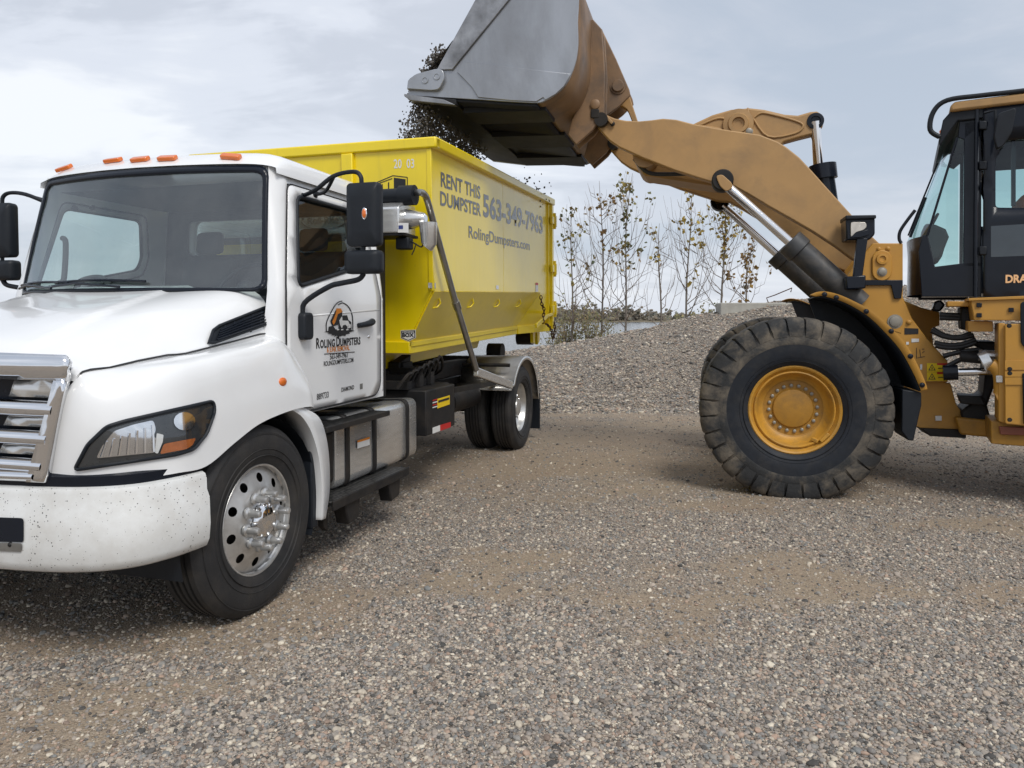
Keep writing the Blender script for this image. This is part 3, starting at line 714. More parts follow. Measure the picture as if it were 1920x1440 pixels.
# inner wheel wells
well = MB(); an = [R(a) for a in range(-25, 206, 11)]
well.grid([[(.0 + .60*math.cos(a), y, .50 + .56*math.sin(a)) for a in an] for y in (.03, .45)])
well.add([(.0 + .60*math.cos(a), .45, .50 + .56*math.sin(a)) for a in an], [tuple(range(len(an)))])
both(well, 'wheel_well', M['black'], truck)
mud = MB().box((.55, .03, .30), (.62, .34, .82)); both(mud, 'mudguard', M['black'], truck, bevel=.01)

# side marker and bonnet vent
p, nrm = pt_on(TR, FB, 530, 716)
mk = MB().ball((0, 0, 0), .03, 14, 8, (1.25, .45, .85)).moved(p); mo = mk.build('marker_lamp', M['amber'], fn_, smooth=180)
vent_px = [(388, 645), (396, 622), (408, 613), (495, 578), (502, 583), (502, 604), (496, 611), (400, 645)]
drape(TR, HB, vent_px, .006, 9).build('vent', M['black'], hood, smooth=0, solid=.01)
for k in range(5):
    t = k/4; a = (lerp(402, 408, t), lerp(640, 622, t)); b_ = (lerp(494, 499, t), lerp(608, 584, t))
    pa, pb = pt_on(TR, HB, *a)[0], pt_on(TR, HB, *b_)[0]
    if pa and pb: MB().tube([pa + Vector((0, -.018, .01)), pa.lerp(pb, .5) + Vector((0, -.020, .012)), pb + Vector((0, -.018, .01))], .005, 6).build('vent_slat', M['gloss_black'], hood)
for k in range(5):
    t = (k+.5)/5; a = (lerp(404, 492, t), lerp(640, 606, t)); b_ = (lerp(410, 496, t), lerp(616, 582, t))
    pa, pb = pt_on(TR, HB, *a)[0], pt_on(TR, HB, *b_)[0]
    if pa and pb: MB().tube([pa + Vector((0, -.014, .008)), pb + Vector((0, -.014, .008))], .004, 6).build('vent_bar', M['gloss_black'], hood)
ring = [pt_on(TR, HB, u, v)[0] for u, v in dense(vent_px, 8)]; ring = [q + Vector((0, -.012, .008)) for q in ring if q]
MB().tube(ring + ring[:1], .008, 6).build('vent_frame', M['black'], hood)

# dark shut lines: bonnet edge and door opening
hg_ = [Vector(p) + Vector((0, -.001, .006)) for p in [hood_pt(s, 1) for s in hs_f if s > -.885]]; hg_ = [Vector((p.x, p.y - .002, p.z - .009)) for p in hg_]
both(MB().tube(hg_, .0045, 6), 'shut_line', M['ink'], truck)
# ---- headlights
M['turn'] = pmat('turn_signal_lens', (.42, .12, .03), .25, 0, .2, 30, coat=.5)
M['lamp_bezel'] = pmat('headlight_bezel', (.030, .033, .036), .3, 0, .2, 30)
for far in (0, 1):
    hl = empty('headlight', parent=truck)
    bz = drape(TR, FB, rpoly([(142, 880), (166, 833), (200, 800), (232, 790), (398, 752), (401, 770), (386, 812), (362, 842), (330, 852)], 9), .004, 13)
    rim_px = dense(rpoly([(142, 880), (166, 833), (200, 800), (232, 790), (398, 752), (401, 770), (386, 812), (362, 842), (330, 852)], 9), 10)
    rp = [pt_on(TR, FB, u, v) for u, v in rim_px]; rp = [q[0] + (q[1] if q[1].y < 0 else -q[1])*.008 for q in rp if q[0]]
    rim_ = MB().tube(rp + rp[:1], .009, 6)
    r1 = drape(TR, FB, rpoly([(182, 858), (192, 836), (214, 808), (250, 796), (286, 788), (291, 806), (286, 818), (296, 826), (290, 848)], 6), .012, 9)
    r1b = MB()
    for k in range(7):
        a, b_ = (lerp(200, 286, k/6), lerp(826, 796, k/6)), (lerp(190, 288, k/6), lerp(856, 846, k/6))
        pa, pb = pt_on(TR, FB, *a)[0], pt_on(TR, FB, *b_)[0]
        if pa and pb: r1b.tube([pa + Vector((-.014, -.014, 0)), pb + Vector((-.014, -.014, 0))], .006, 5)
    rd = drape(TR, FB, [(343 + 20*math.cos(R(a)), 790 + 17*math.sin(R(a))) for a in range(0, 360, 24)], .012, 7)
    am = drape(TR, FB, rpoly([(305, 832), (364, 821), (358, 834), (346, 842), (298, 851)], 4), .013, 8)
    tk = drape(TR, FB, rpoly([(292, 812), (304, 815), (303, 828), (294, 850), (288, 848)], 2), .014, 6)
    gl = drape(TR, FB, rpoly([(150, 876), (172, 834), (203, 805), (232, 796), (393, 759), (395, 772), (380, 810), (358, 838), (328, 848)], 9), .022, 13)
    for mb, nm, mt in ((bz, 'housing', M['lamp_bezel']), (rim_, 'seal', M['black']), (r1, 'reflector', M['chrome']), (r1b, 'reflector_ribs', M['chrome']), (rd, 'high_beam', M['chrome']), (am, 'turn_lens', M['turn']), (tk, 'light_guide', M['white_dec']), (gl, 'lens_cover', M['clear'])):
        (mb.mirror(CW) if far else mb).build(nm, mt, hl, smooth=60)

# ---- dark gap and bumper
BP = [(-.995, 0), (-.99, .35), (-.975, .62), (-.945, .84), (-.888, 1.00), (-.80, 1.105), (-.67, 1.165), (-.55, 1.19), (-.475, 1.195)]
BPs = catmull([Vector((s, c, 0)) for s, c in BP], 5); BPs = [Vector((p.x, -p.y, 0)) for p in BPs[::-1]][:-1] + BPs
def bsec(p, prof, k0=0):
    t = abs(p.y)/1.195; out = []
    nx_v = Vector((p.x + .35, p.y*.8, 0)).normalized()
    for off, z in prof:
        zz_ = z + (.012*t if z > .6 else .02*t*t)
        q = p + nx_v*off; out.append((q.x, yc(q.y), zz_))
    return out
bprof = [(-.10, .850), (-.03, .856), (-.008, .846), (0, .826), (.002, .77), (.018, .735), (.022, .60), (.014, .525), (-.004, .488), (-.03, .475), (-.09, .472)]
bm_ = MB().grid([bsec(p, bprof) for p in BPs])
for e_ in (bsec(BPs[0], bprof), bsec(BPs[-1], bprof)): bm_.add(e_, [tuple(range(len(e_)))])
def speckled():
    m, n, b = new_mat('bumper_stone_chips')
    tcn = n.n('ShaderNodeTexCoord'); v = tcn.outputs['Object']
    vo = n.n('ShaderNodeTexVoronoi'); vo.inputs['Scale'].default_value = 105; n.L(v, vo.inputs['Vector'])
    sp = n.n('ShaderNodeSeparateColor'); n.L(vo.outputs['Color'], sp.inputs[0])
    thr = n.math('MULTIPLY', n.math('MAXIMUM', n.math('SUBTRACT', sp.outputs[0], .26), 0.0), .58)
    dens = n.ramp(n.noise(v, 3, 3), [(.35, .35), (.65, 1.)])
    k = n.math('LESS_THAN', vo.outputs['Distance'], n.math('MULTIPLY', thr, dens))
    k = n.math('MULTIPLY', k, n.math('GREATER_THAN', sp.outputs[1], .45))
    film = n.ramp(n.noise(v, 6, 8, .7), [(.4, (.74, .75, .74)), (.75, (.60, .59, .56))])
    n.L(n.mix(k, film, (.035, .035, .035)), b.inputs['Base Color']); b.inputs['Roughness'].default_value = .32; b.inputs['Coat Weight'].default_value = .3
    return m
M['bumper'] = speckled()
bumper = bm_.build('bumper', M['bumper'], truck, smooth=40)
gapm = MB().grid([bsec(p, [(-.035, .835), (-.03, .90), (-.10, .93)]) for p in BPs]); gapm.build('bumper_gap_trim', M['gloss_black'], truck, smooth=50)
BB = bvh_of(bm_)
for far in (0, 1):
    op = drape(TR, BB, rpoly([(-50, 968), (46, 971), (46, 1012), (44, 1016), (-50, 1014)], 6), .005, 9); (op.mirror(CW) if far else op).build('bumper_opening', M['gloss_black'], bumper)
    fg = drape(TR, BB, rpoly([(-50, 1016), (44, 1018), (42, 1034), (-50, 1030)], 5), .006, 9); (fg.mirror(CW) if far else fg).build('bumper_plate', M['galv'], bumper)
    p, _ = pt_on(TR, BB, 20, 1021); fk = MB().ball((0, 0, 0), .012, 10, 6).moved(p); (fk.mirror(CW) if far else fk).build('bumper_bolt', M['frame'], bumper)

# ---- grille
def gpt(u, v, s0=-1.0):
    y, z = TR.X(u, v, s0)[1:]; c = CW - y; return c, z
def gs_(c, fwd=0): return -.925 - .075*(1 - min(1.2, (c/.84)**2)) - fwd
grille = empty('grille', parent=truck)
def gpanel(pts, fwd, name, mat, solid=.02, step=.06):
    mb = panel(pts, (), lambda c, z: (gs_(c, fwd), yc(c), z), step); return mb.build(name, mat, grille, smooth=50, solid=solid)
GT, GBt = 1.452, .885
def ghalf(z): return lerp(.735, .865, (z - GBt)/(GT - GBt))
back_pts = [(-ghalf(GBt)+.05, GBt), (ghalf(GBt)-.05, GBt), (ghalf(GT)-.05, GT-.04), (-ghalf(GT)+.05, GT-.04)]
gpanel(back_pts, -.05, 'grille_backing', M['gloss_black'], .01)
# surround: top band, side pillars and bottom band
top = [(-.868, 1.42), (-.845, 1.447), (0, 1.468), (.845, 1.447), (.868, 1.42), (.845, 1.33), (.70, 1.335), (0, 1.345), (-.70, 1.335), (-.845, 1.33)]
tb = panel(top, (), lambda c, z: (gs_(c, .028*math.sin(math.pi*min(1, max(0, (z-1.33)/.13)))), yc(c), z), .035); tb.build('top_bar', M['chrome'], grille, smooth=60, solid=.03)
for sg in (1, -1):
    sdp = [(sg*ghalf(z_), z_) for z_ in (1.335, 1.2, 1.05, .885)] + [(sg*(ghalf(z_) - w_), z_) for z_, w_ in ((.885, .09), (1.05, .075), (1.2, .06), (1.335, .05))]
    sp_ = panel(sdp, (), lambda c, z: (gs_(c, .012), yc(c), z), .05); sp_.build('side_bar', M['chrome'], grille, smooth=60, solid=.04)
for z_, h_ in ((1.215, .075), (1.085, .07), (.965, .062)):
    rows = []
    for j in range(9):
        t = j/8; zz_ = z_ - h_/2 + h_*t; row = []
        for k in np.linspace(-1, 1, 31):
            c = k*(ghalf(zz_) - .035); row.append((gs_(c, .03*math.sin(math.pi*t)**.6 - .012), yc(c), zz_ - .012*(k*k)))
        rows.append(row)
    MB().grid(rows).build('slat', M['chrome'], grille, smooth=60)
rows = []
for j in range(6):
    t = j/5; rows.append([(gs_(k*.68, .02*math.sin(math.pi*t)), yc(k*.68), .885 + .045*t) for k in np.linspace(-1, 1, 25)])
MB().grid(rows).build('bottom_bar', M['chrome'], grille, smooth=60)
for z0_, z1_ in ((1.255, 1.33), (1.125, 1.175), (1.0, 1.048)):
    for sg in (1, -1):
        h = ghalf((z0_+z1_)/2); q = [(sg*(h-.06), z0_), (sg*(h-.06), z1_), (sg*(h-.26), z1_ + .004), (sg*(h-.29), z0_+.004)]
        gpanel(q, -.02, 'grille_insert', M['steel'], .01)

# ---- cab
Z0, Z1 = 1.765, 2.545
def whalf(z): return lerp(.965, .885, (z - Z0)/(Z1 - Z0))
def wsurf(c, z, off=0):
    t = (z - Z0)/(Z1 - Z0); sb = .10 + .30*(c/.965)**2; stp = .40 + .14*(c/.885)**2
    return (lerp(sb, stp, t) - off, yc(c), z)
def side_y(z): return .13 if z < 1.76 else (.13 + (z - 1.76)*.165 if z < 2.44 else .2422 + (z-2.44)**2*4)
wo = rpoly([(-.955, Z0), (.955, Z0), (.875, Z1), (-.875, Z1)], .07)
wi = rpoly([(-.925, Z0+.02), (.925, Z0+.02), (.846, Z1-.042), (-.846, Z1-.042)], .06)
wind = panel(wo, (), lambda c, z: wsurf(c, z, 0), .09).build('windshield', M['glass'], truck, smooth=80)
panel(wo, [wi], lambda c, z: wsurf(c, z, .010), .08).build('windshield_seal', M['gloss_black'], wind, smooth=80, solid=.012)
# pillars beside the windscreen
pil = MB(); rows = []
for z in np.linspace(1.30, 2.56, 20):
    zc_ = min(max(z, Z0), Z1); h = whalf(zc_) - .015; a = wsurf(h, zc_, .004); a = (a[0] if z > Z0 else lerp(.30, a[0], (z-1.30)/(Z0-1.30)), a[1], z)
    fy = side_y(z); b_ = (lerp(.43, .62, max(0, (z-1.76)/.70)), fy, z)
    m1 = (lerp(a[0], b_[0], .35) - .012, lerp(a[1], b_[1], .6), z); m2 = (lerp(a[0], b_[0], .72) - .008, lerp(a[1], b_[1], .93), z)
    rows.append([a, m1, m2, b_, (b_[0] + .03, b_[1] + .004, z)])
pil.grid(rows); both(pil, 'pillar', M['white'], truck, smooth=60)
# roof
def roof_pt(k, t):
    c = k*.930; a = abs(k)
    sf = .395 + .13*(min(1, a/.95))**2
    s = lerp(sf, 1.77, t)
    edge = (1 - a**13)**.5 if a < 1 else 0
    top = 2.495 + .165*edge
    fr = 1 - (1 - min(1, t/.16))**2.0
    bk = 1 - max(0, (t - .9)/.1)**2*.45
    z = lerp(2.556 - .03*a**14, top, fr) if edge > 0 else 2.495
    z = lerp(2.49, z, bk)
    return (s, yc(c), z)
ts = [0, .01, .025, .045, .07, .1, .13, .16, .22, .3, .4, .5, .6, .7, .8, .87, .92, .96, 1]
ks = [-1, -.995, -.985, -.965, -.94, -.9, -.84, -.76, -.65, -.5, -.3, 0, .3, .5, .65, .76, .84, .9, .94, .965, .985, .995, 1]
roof_mb = MB().grid([[roof_pt(k, t) for k in ks] for t in ts]); roof = roof_mb.build('roof', M['white'], truck, smooth=60)
RB = bvh_of(roof_mb)
for u, v in ((122, 314), (213, 304), (264, 302), (315, 300), (434, 297)):
    p = None
    while p is None and v < 330: p, nrm = pt_on(TR, RB, u, v); v += 1.5
    if p is None: continue
    nrm = nrm if nrm.x < 0 else -nrm
    ax = Vector((0, 1, 0)); ax = (ax - nrm*ax.dot(nrm)).normalized(); up_ = ax.cross(nrm); up_ = up_ if up_.z > 0 else -up_
    pts = [p + ax*(q[0]) + up_*q[1] + nrm*.0 for q in rrect(-.067, -.024, .067, .024, .012, 3)]
    lamp = MB().prism_dir(pts, nrm*.026); lamp.build('roof_lamp', M['amber'], truck, bevel=.006)
# side and rear walls
dw = rpoly([(.575, 1.80), (1.46, 1.985), (1.50, 2.08), (1.44, 2.385), (.72, 2.385)], .06)
door_o = rpoly([(.50, 1.02), (1.60, 1.03), (1.675, 1.10), (1.685, 1.75), (1.60, 2.44), (.64, 2.445), (.445, 1.77), (.44, 1.3)], .05)
side_o = [(.43, 1.0), (1.77, 1.0), (1.77, 1.75), (1.72, 2.50), (.60, 2.50), (.43, 1.76)]
both(panel(side_o, [rpoly([(.53, 1.74), (1.52, 1.94), (1.56, 2.10), (1.48, 2.43), (.68, 2.43)], .06)], lambda s, z: (s, side_y(z) + .014, z), .09), 'cab_side', M['white'], truck, smooth=50)
dmb = panel(door_o, [dw], lambda s, z: (s, side_y(z) - .002, z), .08)
door, door_f = both(dmb, 'door', M['white'], truck, smooth=50, solid=.016, offset=0)
seal_o = rpoly([(.485, 1.005), (1.605, 1.015), (1.688, 1.09), (1.698, 1.75), (1.612, 2.453), (.632, 2.458), (.432, 1.77), (.427, 1.29)], .05)
both(panel(seal_o, [rpoly([(.535, 1.75), (1.51, 1.95), (1.55, 2.09), (1.475, 2.42), (.69, 2.42)], .06)], lambda s, z: (s, side_y(z) + .010, z), .09), 'door_seal', M['gloss_black'], truck, smooth=50)
dgl = panel(dw, (), lambda s, z: (s, side_y(z) + .008, z), .1)
dgl.build('window', M['side_glass'], door); dgl.mirror(CW).build('window', M['glass'], door_f)
wt = [Vector((s, side_y(z) - .008, z)) for s, z in dense(dw, .05)]; wtr = MB().tube(wt + wt[:1], .014, 6); wtr.build('window_seal', M['black'], door, smooth=80); wtr.mirror(CW).build('window_seal', M['black'], door_f, smooth=80)
dl_ = [Vector((s_, side_y(z_) - .006, z_)) for s_, z_ in dense(rpoly([(.493, 1.012), (1.603, 1.022), (1.682, 1.095), (1.692, 1.75), (1.606, 2.447), (.636, 2.452), (.438, 1.77), (.433, 1.295)], .05), .05)]
both(MB().tube(dl_ + dl_[:1], .0055, 6), 'shut_line', M['ink'], truck)
# pressed crease and handle
cre = MB().tube([(.62, side_y(1.6) - .006, 1.615), (1.1, side_y(1.6) - .007, 1.64), (1.66, side_y(1.6) - .006, 1.665)], .007, 6); cre.build('crease', M['white'], door, smooth=180); cre.mirror(CW).build('crease', M['white'], door_f, smooth=180)
hc = TR.Y(682, 607, .12)
hd = MB().tube([(hc[0]-.105, .105, hc[2]-.012), (hc[0]-.03, .088, hc[2]-.004), (hc[0]+.05, .088, hc[2]+.006), (hc[0]+.105, .105, hc[2]+.014)], [.018, .021, .024, .026], 10)
hd.build('handle', M['black'], door, smooth=80); hd.mirror(CW).build('handle', M['black'], door_f, smooth=80)
cup = MB().ball((hc[0]-.01, .128, hc[2]), .075, 18, 10, (1, .12, .8)); cup.build('handle_recess', M['white'], door, smooth=180)
MB().ball((hc[0]+.07, .122, hc[2]-.095), .014, 10, 6).build('lock', M['chrome'], door, smooth=180)
bw = [(s_, z_) for s_, z_ in rrect(-1.03, 1.0, 1.03, 2.50, .06)]
rw = rpoly([(-.72, 2.12), (.78, 2.12), (.78, 2.40), (-.72, 2.40)], .06)
panel(bw, [rw], lambda c, z: (1.765, yc(c*(1 if z < 1.76 else lerp(1, .905, (z-1.76)/.75))), z), .15).build('cab_rear_wall', M['white'], truck, solid=.03)
panel(rw, (), lambda c, z: (1.755, yc(c*.95), z), .2).build('rear_window', M['glass'], truck)
# interior
cabi = empty('cab_interior', parent=truck)
panel([(-1.01, 1.05), (1.01, 1.05), (.91, 2.48), (-.91, 2.48)], [rw], lambda c, z: (1.715, yc(c), z), .15).build('rear_trim', M['cabin'], cabi, solid=.01)
MB().grid([[(s, yc(c), 2.47) for c in (-.84, .84)] for s in (.60, 1.70)]).build('headliner', M['cabin'], cabi)
dash = MB().prism([(.40, 1.55), (.44, 1.70), (.58, 1.745), (.68, 1.72), (.73, 1.60), (.70, 1.30), (.5, 1.2)], yc(.88), yc(-.88)); dash.build('dashboard', M['cabin'], cabi, bevel=.03)
MB().box((.45, yc(.9), 1.0), (1.74, yc(-.9), 1.05)).build('floor', M['cabin'], cabi)
for nm, c0 in (('seat', .50), ('seat', -.45)):
    st_ = MB(); st_.prism([(1.12, 1.35), (1.60, 1.30), (1.62, 1.45), (1.12, 1.50)], yc(c0+.25), yc(c0-.25)); st_.prism([(1.50, 1.42), (1.63, 1.42), (1.70, 2.08), (1.60, 2.10)], yc(c0+.24), yc(c0-.24)); st_.prism([(1.60, 2.12), (1.68, 2.12), (1.69, 2.30), (1.62, 2.30)], yc(c0+.12), yc(c0-.12))
    st_.build(nm, M['cabin'], cabi, bevel=.04)
swc = Vector((.80, yc(.50), 1.80)); tilt = R(38); sp = []
for k in range(29):
    a = 2*math.pi*k/28; sp.append(swc + Vector((.21*math.sin(a)*math.sin(tilt)*1.0, .215*math.cos(a), .215*math.sin(a)*math.cos(tilt))))
sw = MB().tube(sp, .016, 8)
for a in (0, 2.6, 3.7): 
    sw.tube([swc, swc + Vector((.2*math.sin(a)*math.sin(tilt), .2*math.cos(a), .2*math.sin(a)*math.cos(tilt)))], .014, 6)
sw.ball(swc, .06, 12, 8); sw.tube([swc, swc + Vector((-.25, 0, -.2))], .03, 8); sw.build('steering_wheel', M['black'], cabi, smooth=80)
gh = MB().tube([(.58, yc(-.84), 1.85), (.58, yc(-.80), 1.88), (.60, yc(-.80), 2.12), (.62, yc(-.85), 2.16)], .018, 8, smooth=4); gh.build('grab_handle', M['cabin'], cabi)
gh2 = MB().tube([(.66, yc(-.80), 1.76), (.64, yc(-.72), 1.86), (.62, yc(-.52), 1.88), (.60, yc(-.42), 1.80)], .02, 8, smooth=4); gh2.build('grab_handle', M['cabin'], cabi)
# wipers
for c0, c1 in ((.05, -.40), (-.52, -.93)):
    wz = 1.80
    arm_ = MB().tube([wsurf(c0+.1, 1.79, .03), wsurf((c0+c1)/2, 1.815, .05), wsurf(c1, 1.80, .035)], .008, 6)
    b0, b1 = wsurf(c0 + .22, 1.815, .02), wsurf(c1 + .03, 1.822, .02)
    bl = [wsurf(lerp(c0 + .25, c1 + .0, t), 1.822 + .010*math.sin(3.1*t), .022) for t in np.linspace(0, 1, 9)]
    arm_.tube(bl, .009, 6); arm_.build('wiper', M['gloss_black'], wind)

# ---- mirrors
mirr_mb = {}
def mb_arm(pts, r=.014, sm=5): return MB().tube(pts, r, 8, smooth=sm)
MS = .66
hb = [TR.X(u, v, MS) for u, v in ((652, 344), (713, 347), (713, 462), (652, 462))]
def mhouse(x0, x1, z0, z1, d):
    pr = rrect(x0, z0, x1, z1, .028, 4); m_ = MB(); n_ = len(pr); cxm, czm = (x0+x1)/2, (z0+z1)/2
    rings = []
    for off, sc_ in ((-.5, .55), (-.42, .82), (-.25, .96), (0, 1.0), (.40, .98), (.5, .93)):
        rings.append([(MS + off*d, cxm + (p_[0]-cxm)*sc_, czm + (p_[1]-czm)*(sc_ if sc_ < .9 else 1 - (1-sc_)*.5)) for p_ in pr])
    for i in range(len(rings)-1):
        m_.add(rings[i] + rings[i+1], [(k, (k+1) % n_, n_ + (k+1) % n_, n_ + k) for k in range(n_)])
    m_.add(rings[0], [tuple(range(n_))]); m_.add(rings[-1], [tuple(range(n_))]); return m_
H1 = mhouse(hb[1][1], hb[0][1], hb[2][2], hb[0][2], .10)
lb = [TR.X(u, v, MS) for u, v in ((648, 470), (715, 466), (715, 513), (648, 512))]
H2 = mhouse(lb[1][1], lb[0][1], lb[2][2], lb[0][2], .10)
ml = TR.X(682, 400, MS-.055); LMP = MB().ball((MS-.05, ml[1], ml[2]), .02, 12, 8, (.5, .75, 1.5)); LMR = MB().ball((MS-.046, ml[1], ml[2]), .026, 12, 8, (.4, .8, 1.5))
P = lambda u, v, s: TR.X(u, v, s)
topj, midx = P(678, 350, MS), P(682, 460, MS)
ARM1 = mb_arm([(.80, side_y(2.40) - .01, 2.40), (.74, .10, 2.42), P(626, 330, .68), P(662, 322, .67), P(676, 330, MS), topj], .014)
ARM1b = mb_arm([(.95, side_y(2.42) - .01, 2.43), (.86, .10, 2.43), P(626, 331, .68)], .012, 4)
ARM2 = mb_arm([P(682, 513, MS), P(672, 524, MS), P(640, 531, .66), P(616, 538, .64), (.60, side_y(1.62) - .03, 1.70), (.60, side_y(1.62) - .02, 1.60)], .017)
ARMm = MB().tube([(MS, midx[1], hb[2][2] + .05), (MS, midx[1], lb[0][2] - .05)], .013, 8)
BASE = MB().prism(rrect(.555, 1.47, .66, 1.64, .03), .07, .13)
CLIP = MB().ball((.80, side_y(2.40), 2.395), .035, 10, 6, (1, .6, .7)); CLIP2 = MB().ball((.95, side_y(2.42), 2.425), .035, 10, 6, (1, .6, .7))
for far in (0, 1):
    mr = empty('mirror', parent=truck)
    for mb, nm, mt in ((H1, 'housing', 'black'), (H2, 'convex_housing', 'black'), (LMR, 'lamp_ring', 'chrome'), (LMP, 'turn_lamp', 'amber'), (ARM1, 'bracket', 'black'), (ARM1b, 'bracket_stay', 'black'), (ARM2, 'lower_bracket', 'black'), (ARMm, 'clamp', 'black'), (BASE, 'mount', 'black'), (CLIP, 'bracket_foot', 'black'), (CLIP2, 'bracket_foot', 'black')):
        (mb.mirror(CW) if far else mb).build(nm, M[mt], mr, smooth=45, bevel=.012 if nm == 'mount' else 0)

# ---- door lettering and emblem
DY = .118
def dfn(s0, z0, slope=.0): return lambda x, y: (s0 + x, DY + (0 if z0 + y < 1.76 else 0), z0 + y + slope*x)
def decal(px, mat, off, parent=door, name='emblem'):
    pts = [TR.Y(u, v, DY - off) for u, v in px]; mb = MB().prism([(p[0], p[2]) for p in pts], DY - off - .0008, DY - off); return mb.build(name, mat, parent, smooth=0)
E_ = lambda L: [(600 + x/10.28, 560 + y/10.28) for x, y in L]
def ribbon(px, wpx, mat, off):
    P_ = [Vector((u, v, 0)) for u, v in px]; P_ = catmull(P_, 4); L_, R_ = [], []
    for i, q in enumerate(P_):
        t = (P_[min(i+1, len(P_)-1)] - P_[max(i-1, 0)]).normalized(); nn = Vector((-t.y, t.x, 0))*wpx/2; L_.append((q+nn)[:2]); R_.append((q-nn)[:2])
    f_ = lambda u, v: TR.Y(u, v, DY - off)
    MB().grid([[f_(*a) for a in L_], [f_(*a) for a in R_]]).build('emblem', mat, door, smooth=0)
ribbon(E_([(125, 640), (125, 470), (175, 340), (225, 240), (290, 130), (360, 65), (430, 45)]), 1.8, M['ink'], .001)
ribbon(E_([(350, 120), (430, 82), (500, 110), (560, 170), (605, 260), (630, 380), (635, 600)]), 1.8, M['ink'], .001)
decal(E_([(80, 640), (160, 620), (170, 540), (250, 520), (300, 590), (600, 600), (670, 620), (560, 650), (580, 670), (500, 690), (490, 720), (440, 710), (350, 740), (330, 710), (270, 735), (290, 705), (215, 705), (240, 685), (150, 670), (170, 650)]), M['ink'], .001)
decal(E_([(200, 430), (280, 265), (330, 185), (430, 240), (425, 330), (350, 500), (270, 530), (230, 510)]), M['ink'], .0015)
decal(E_([(320, 185), (405, 190), (428, 240), (415, 262), (340, 300), (300, 440), (262, 505), (235, 450), (300, 300)]), M['orange'], .003)
decal(E_([(360, 410), (430, 325), (520, 318), (550, 410), (600, 450), (608, 595), (360, 595)]), M['ink'], .002)
decal(E_([(372, 420), (425, 340), (432, 420), (540, 425), (560, 470), (545, 560), (490, 500), (440, 515), (420, 575), (385, 500)]), M['white_dec'], .0035)
decal(E_([(560, 480), (592, 500), (592, 560), (520, 575)]), M['white_dec'], .0035)
for x_ in (345, 425, 525): decal(E_([(x_-20, 590), (x_+22, 585), (x_+22, 606), (x_-20, 610)]), M['white_dec'], .004)
t0 = TR.Y(593, 652, DY)
def smallcaps(words, size, mat, px0, px1, bold, k=1.28):
    p0, p1 = TR.Y(*px0, DY), TR.Y(*px1, DY); objs = []; x = 0
    for wi_, wd in enumerate(words):
        for part, sz in ((wd[0], size*k), (wd[1:], size)):
            o = text(part, sz, mat, door, lambda a, b: (a, DY, b), bold, sp=1.12); xs_ = [v.co.x for v in o.data.vertices]; o_min, o_max = min(xs_), max(xs_)
            for v in o.data.vertices: v.co.x += x - o_min
            x += o_max - o_min + size*(.05 if len(part) == 1 else .09); objs.append(o)
        x += size*.26 if len(words) > 1 and wi_ < len(words)-1 and words[wi_+1][0] != '\x00' else 0
    W_ = x - size*.09; sx = (p1[0] - p0[0])/W_; sl_ = (p1[2] - p0[2])/(p1[0] - p0[0])
    for o in objs:
        for v in o.data.vertices: a = p0[0] + v.co.x*sx; v.co = (a, DY, p0[2] + v.co.z + (a - p0[0])*sl_)
smallcaps(['ROLING', 'DUMPSTERS'], .072, M['ink'], (593, 653), (676, 645), .0026)
t1 = TR.Y(613, 661, DY); smallcaps(['&', 'JUNK', 'REMOVAL'], .046, M['orange'], (613, 662), (660, 657.5), .0016, 1.1) if False else text('& JUNK REMOVAL', .050, M['orange'], door, dfn(t1[0], t1[2], .012), .0008, .76)
a_, b_ = TR.Y(608, 664.5, DY), TR.Y(665, 660.5, DY); MB().prism([(a_[0], a_[2]), (b_[0], b_[2]), (b_[0], b_[2]+.005), (a_[0], a_[2]+.005)], DY-.001, DY).build('lettering_rule', M['ink'], door)
t2 = TR.Y(618.5, 674, DY); text('563-349-7963', .050, M['ink'], door, dfn(t2[0], t2[2], .012), .0007, .86)
t3 = TR.Y(607, 686.5, DY); text('ROLINGDUMPSTERS.COM', .044, M['ink'], door, dfn(t3[0], t3[2], .012), .0006, .79)
t4 = TR.Y(594, 750, DY); text('889733', .056, M['ink'], door, dfn(t4[0], t4[2], .02), .0008, .90)
t5 = TR.Y(640, 735, DY); text('DIAMOND', .042, M['ink'], door, dfn(t5[0], t5[2], .02), .0008, .9)
t6 = TR.Y(675, 729, DY); text('\u2588\u2588\u2588' if False else 'III', .046, M['greyink'], door, dfn(t6[0], t6[2], .02), .004, 1.2)

# ---- wheels
def disc(r): return [(r*math.cos(2*math.pi*k/48), r*math.sin(2*math.pi*k/48)) for k in range(48)]
def tyre_mb(R_, wdt):
    g = []; n_g = 4
    y0, y1 = .05, wdt - .05; pr = [(.292, .045), (.305, .022), (.34, .006), (.40, 0), (.455, .004), (.49, .016), (R_-.014, .032), (R_-.002, .045)]
    for k in range(n_g):
        c = y0 + (y1 - y0)*(k + 1)/(n_g + 1); pr += [(R_, c - .009), (R_ - .014, c - .006), (R_ - .014, c + .006), (R_, c + .009)]
    pr += [(R_-.002, wdt-.045), (R_-.014, wdt-.032), (.49, wdt-.016), (.455, wdt-.004), (.40, wdt), (.34, wdt-.006), (.305, wdt-.022), (.292, wdt-.045)]
    mb = MB().lathe(pr, 72)
    for rr in (.35, .385, .47): 
        mb.lathe([(rr-.003, .003 if rr > .36 else .006), (rr, -.0025 if rr < .46 else .004), (rr+.003, .003)], 72)
    return mb
TYR = tyre_mb(.518, .275)
fd = lambda r: interp(r, [0, .10, .165, .178, .20, .25, .275, .286], [.006, .006, .004, .012, .022, .040, .050, .052])
